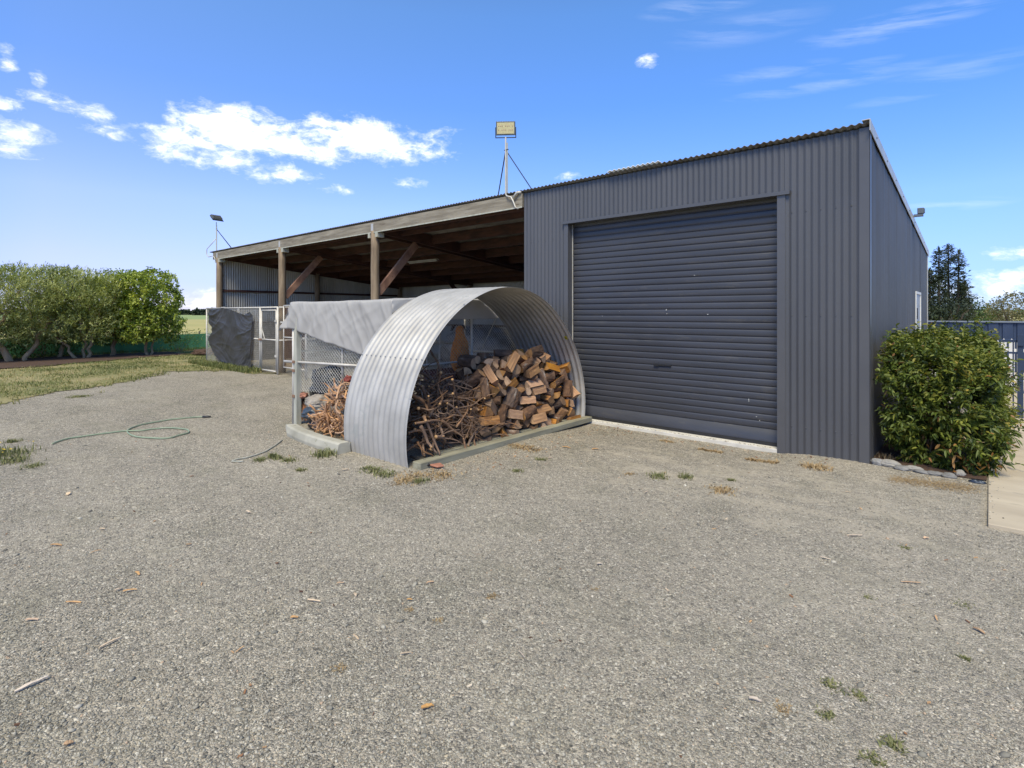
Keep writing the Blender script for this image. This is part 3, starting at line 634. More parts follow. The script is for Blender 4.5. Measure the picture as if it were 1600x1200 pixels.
corr('side_wall_sheet', M['wall'], (0, .05), (0, 4.93), cst(-.05), lambda q: RZ(q+.05)-.03, (1, 0), shed, wob=.006)
corr('side_wall_sheet', M['wall'], (0, 4.93), (0, 5.83), cst(2.06), lambda q: RZ(q+4.93)-.03, (1, 0), shed)
corr('side_wall_sheet', M['wall'], (0, 5.83), (0, 7.4), cst(-.05), lambda q: RZ(q+5.83)-.03, (1, 0), shed)
corr('partition_wall_sheet', M['zinc'], (-4.95, .03), (-4.95, 7.4), cst(-.05), lambda q: RZ(q)-.03, (-1, 0), shed)
corr('back_wall_sheet', M['zinc'], (-18.25, 7.42), (0, 7.42), cst(-.05), cst(RZ(7.42)-.02), (0, -1), shed)
corr('left_wall_sheet', M['zinc'], (-18.29, .08), (-18.29, 7.4), cst(.0), lambda q: RZ(q+.08)-.03, (1, 0), shed, amp=.013)
# roof
def roof(name, m, x0, x1, y0, y1, dz, th=0):
    k = int((x1-x0)/PITCH*8); x = np.linspace(x0, x1, k+1); w = .0095*np.cos(2*math.pi*x/PITCH)
    ys = (y0, (y0+y1)/2, y1); rows = [np.column_stack([x, 0*x+y, RZ(y)+w+dz]) for y in ys]; V = np.concatenate(rows); n = k+1; i = np.arange(n)
    F = np.concatenate([np.stack([j*n+i[:-1], j*n+i[1:], (j+1)*n+i[1:], (j+1)*n+i[:-1]], 1) for j in range(2)])
    o = mesh_np(name, V, [F], m, shed, smooth=True)
    s = o.modifiers.new('thickness', 'SOLIDIFY'); s.thickness = .007; s.offset = -1
    return o
roof('roof_sheet', M['roof'], -18.86, .02, -.07, 7.55, 0)
roof('pale_roof_sheet', M['roofpale'], -3.26, -2.42, -.11, 2.4, .016)
b = MB(); b.box(-4.95+.02, 0-.02, .01, .05, TOPZ-.12, TOPZ-.01); b.build('top_plate', M['rafter'], shed)
# flashings
b = MB(); b.box(-.085, .016, -.018, -.008, -.055, TOPZ); b.box(.012, .019, -.018, .062, -.055, TOPZ-.01); b.build('corner_flashing', M['trim'], shed)
b = MB(); b.add([(.022, -.09, RZ(-.09)-.10), (.030, -.09, RZ(-.09)-.10), (.030, -.09, RZ(-.09)+.025), (.022, -.09, RZ(-.09)+.025), (.022, 7.58, RZ(7.58)-.10), (.030, 7.58, RZ(7.58)-.10), (.030, 7.58, RZ(7.58)+.025), (.022, 7.58, RZ(7.58)+.025)], [(0, 1, 2, 3), (7, 6, 5, 4), (0, 4, 5, 1), (1, 5, 6, 2), (2, 6, 7, 3), (3, 7, 4, 0)])
b.add([(-.05, -.09, RZ(-.09)+.018), (.022, -.09, RZ(-.09)+.018), (.022, -.09, RZ(-.09)+.026), (-.05, -.09, RZ(-.09)+.026), (-.05, 7.58, RZ(7.58)+.018), (.022, 7.58, RZ(7.58)+.018), (.022, 7.58, RZ(7.58)+.026), (-.05, 7.58, RZ(7.58)+.026)], [(0, 1, 2, 3), (7, 6, 5, 4), (0, 4, 5, 1), (1, 5, 6, 2), (2, 6, 7, 3), (3, 7, 4, 0)])
b.build('barge_flashing', M['barge'], shed)
b = MB(); b.box(-.002, .018, 7.36, 7.44, -.05, RZ(7.4)-.04); b.build('corner_flashing', M['barge'], shed)
for i in range(9):
    y = .35+i*.85; MB().box(.030, .036, y-.008, y+.008, RZ(y)-.045, RZ(y)-.029).build('screw', M['iron'], shed)
# door surround
b = MB(); b.box(DX0-.075, DX0, -.024, -.012, -.055, DH+.01); b.box(DX0-.010, DX0, -.012, .15, -.055, DH+.01); b.build('door_jamb_flashing', M['trim'], shed)
b = MB(); b.box(DX1, DX1+.09, -.024, -.012, -.055, DH+.01); b.box(DX1, DX1+.010, -.012, .15, -.055, DH+.01); b.build('door_jamb_flashing', M['trim'], shed)
b = MB(); b.box(DX0-.11, DX1+.14, -.030, -.014, DH+.01, DH+.055); b.box(DX0-.11, DX1+.14, -.046, -.030, DH+.008, DH+.022); b.box(DX0, DX1, -.014, .15, DH+.01, DH+.02); b.build('door_head_flashing', M['trim'], shed)
b = MB(); b.box(DX0-.02, DX1+.02, -.014, .6, -.12, .0); b.build('concrete_sill', M['concrete'], shed, bevel=.004)
MB().box(DX0+.002, DX0+.012, .098, .104, .0, DH).build('door_track', M['pipe'], shed); MB().box(DX1-.008, DX1-.001, .10, .13, .0, DH).build('door_track', M['trim'], shed)
# roller door curtain
rd = thing('x', 'x', 'x'); bpy.data.objects.remove(rd)
pz = []; z = .02; pz.append((z, 0)); z = .20; pz.append((z, 0))
sp = .0885
while z < DH+.1:
    for dz, dy in ((.002, .0075), (.008, .008), (.011, .001), (.024, -.002), (.048, -.0035), (.072, -.002), (.086, .0005)): pz.append((z+dz, dy))
    z += sp
xs = np.linspace(DX0+.004, DX1-.004, 40); V = []
for (zz, dy) in pz:
    V += [(x_, .135+dy+.004*nz(x_, zz, 0, 1.3), zz) for x_ in xs]
nx = len(xs); i = np.arange(nx-1); F = np.concatenate([np.stack([j*nx+i, j*nx+i+1, (j+1)*nx+i+1, (j+1)*nx+i], 1) for j in range(len(pz)-1)])
rdo = mesh_np('roller_door', V, [F], M['door'], shed); rdo['label'] = 'dark navy roller door'
MB().box(DX0+.02, DX1-.02, .120, .150, .006, .045).build('bottom_rail', M['black'], rdo)
b = MB(); b.box(-2.62, -2.36, .112, .128, .905, .93); b.box(-2.62, -2.55, .104, .113, .898, .937); b.build('handle', M['black'], rdo, bevel=.003)
b = MB()
for (px, py, w, h) in ((1041, 484, .02, .03), (1042, 490, .02, .014), (1106, 491, .018, .016), (1170, 625, .010, .05), (1187, 657, .014, .022), (1182, 651, .018, .012), (941, 494, .008, .025), (968, 487, .012, .008), (1085, 430, .02, .01)):
    rr = (px-800)/FPX; # on the plane y=.124
    t = (.124-CY)/(RV[1]*rr+FV[1]); x_ = CX+t*(RV[0]*rr+FV[0]); z_ = CZ+(HY-py)/FPX*t
    pts = [(x_+w/2*math.cos(a)*R.uniform(.4, 1.2), .1235, z_+h/2*math.sin(a)*R.uniform(.4, 1.2)) for a in [j*.9 for j in range(7)]]; b.add(pts, [tuple(range(7))])
b.build('paint_scuff', M['scuff'], rdo)
# rows of roofing screws on the cladding
for z_ in (.30, 1.62, 2.85):
    for x_ in [-.16-.153*i for i in range(5)]+[-4.18-.153*i for i in range(5)]:
        sc_ = MB().tube([(x_, -.0085, z_+.01*R.random()), (x_, -.0135, z_+.01)], [.0075, .005], 6).build('screw', M['trim'], shed)
# side door
sdoor = MB().box(-.02, .010, 4.99, 5.77, .02, 2.0).build('side_door', M['doorwhite'], shed)
b = MB(); b.box(-.02, .024, 4.935, 4.985, .0, 2.05); b.box(-.02, .024, 5.775, 5.825, .0, 2.05); b.box(-.02, .024, 4.985, 5.775, 2.005, 2.05); b.build('door_frame', M['white'], sdoor)
MB().box(.010, .03, 5.06, 5.12, 1.55, 1.75).build('door_vent', M['black'], sdoor)
# timber frame of the open bays
PX = [-9.35, -13.8, -18.25]
def postm(x, y, r, z1, name='post'):
    b = MB(); n = 9
    b.tube([(x+.008*nz(x, i, y), y+.008*nz(i, x, y), -.1+(z1+.1)*i/n) for i in range(n+1)], [r*(1.04-.08*i/n)*(1+.02*nz(i, x)) for i in range(n+1)], 18)
    return b.build(name, M['post'], shed, smooth=True)
for x in PX: postm(x, .02, .097 if x > -18 else .10, 3.50)
postm(-18.13, 3.45, .10, RZ(3.45)-.2); 
for x in (-9.35, -13.8, -18.13): postm(x, 7.28, .10, RZ(7.3)-.2)
b = MB(); b.box(-18.62, -4.96, -.052, -.002, 3.465, 3.695); b.build('fascia_beam', M['beam'], shed, bevel=.004)
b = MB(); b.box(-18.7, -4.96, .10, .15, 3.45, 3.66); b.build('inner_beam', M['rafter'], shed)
b = MB(); b.box(-18.60, -4.96, -.058, -.0525, 3.452, 3.475); b.build('beam_batten', M['oldpost'], shed)
for x in (-9.35, -13.8, -18.25):
    b = MB(); b.box(x-.17, x-.098, -.06, .12, 3.35, 3.464); b.box(x+.098, x+.2, -.06, .12, 3.35, 3.464); b.build('beam_bracket', M['oldpost'], shed, bevel=.004)
    MB().box(x-.05, x+.04, -.060, -.0525, 3.50, 3.66).build('joint_plate', M['barge'], shed)
for x in (-5.05, -9.2, -9.5, -13.65, -13.95, -18.1):
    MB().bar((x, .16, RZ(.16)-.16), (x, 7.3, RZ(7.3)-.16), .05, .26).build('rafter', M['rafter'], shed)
bays = [(-18.07, -13.98), (-13.62, -9.53), (-9.17, -5.08)]
for (xa, xb) in bays:
    for kk in range(8):
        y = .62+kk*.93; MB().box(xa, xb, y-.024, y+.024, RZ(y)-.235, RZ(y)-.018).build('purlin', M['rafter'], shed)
for x in (-9.35, -13.8):
    MB().bar((x, .10, 2.12), (x, 1.18, 3.32), .17, .07, up=(1, 0, 0)).build('brace', M['brace'], shed, bevel=.006)
    MB().bar((x, 7.15, 2.0), (x, 6.1, 2.95), .15, .05, up=(1, 0, 0)).build('brace', M['rafter'], shed)
for (zg) in (2.42, 1.34, .45):
    MB().box(-18.275, -18.225, .1, 7.35, zg-.035, zg+.035).build('girt', M['rafter'], shed)
for (zg) in (2.1, 1.2):
    MB().box(-18.1, -5.0, 7.35, 7.40, zg-.04, zg+.04).build('girt', M['rafter'], shed)
MB().box(-18.22, -18.18, .15, 7.3, .0, 1.3).build('kickboard', M['kick'], shed)
bt = MB(); bt.box(-8.10, -6.80, 2.96, 3.04, 3.155, 3.19); bt.box(-8.10, -6.80, 2.975, 3.025, 3.125, 3.155)
b = MB(); 
Xa, Xb = -12.04, -10.73
b.box(Xa, Xb, 3.0, 3.09, 3.175, 3.205); b.tube([(Xa+.03, 3.045, 3.155), (Xb-.03, 3.045, 3.155)], .017, 10); b.build('batten_light', M['tube'], shed)
# floor of the bays
o = MB().box(-18.2, -4.98, .9, 7.4, -.09, .022).build('bay_floor', M['gravel']); tag(o, kind='structure')

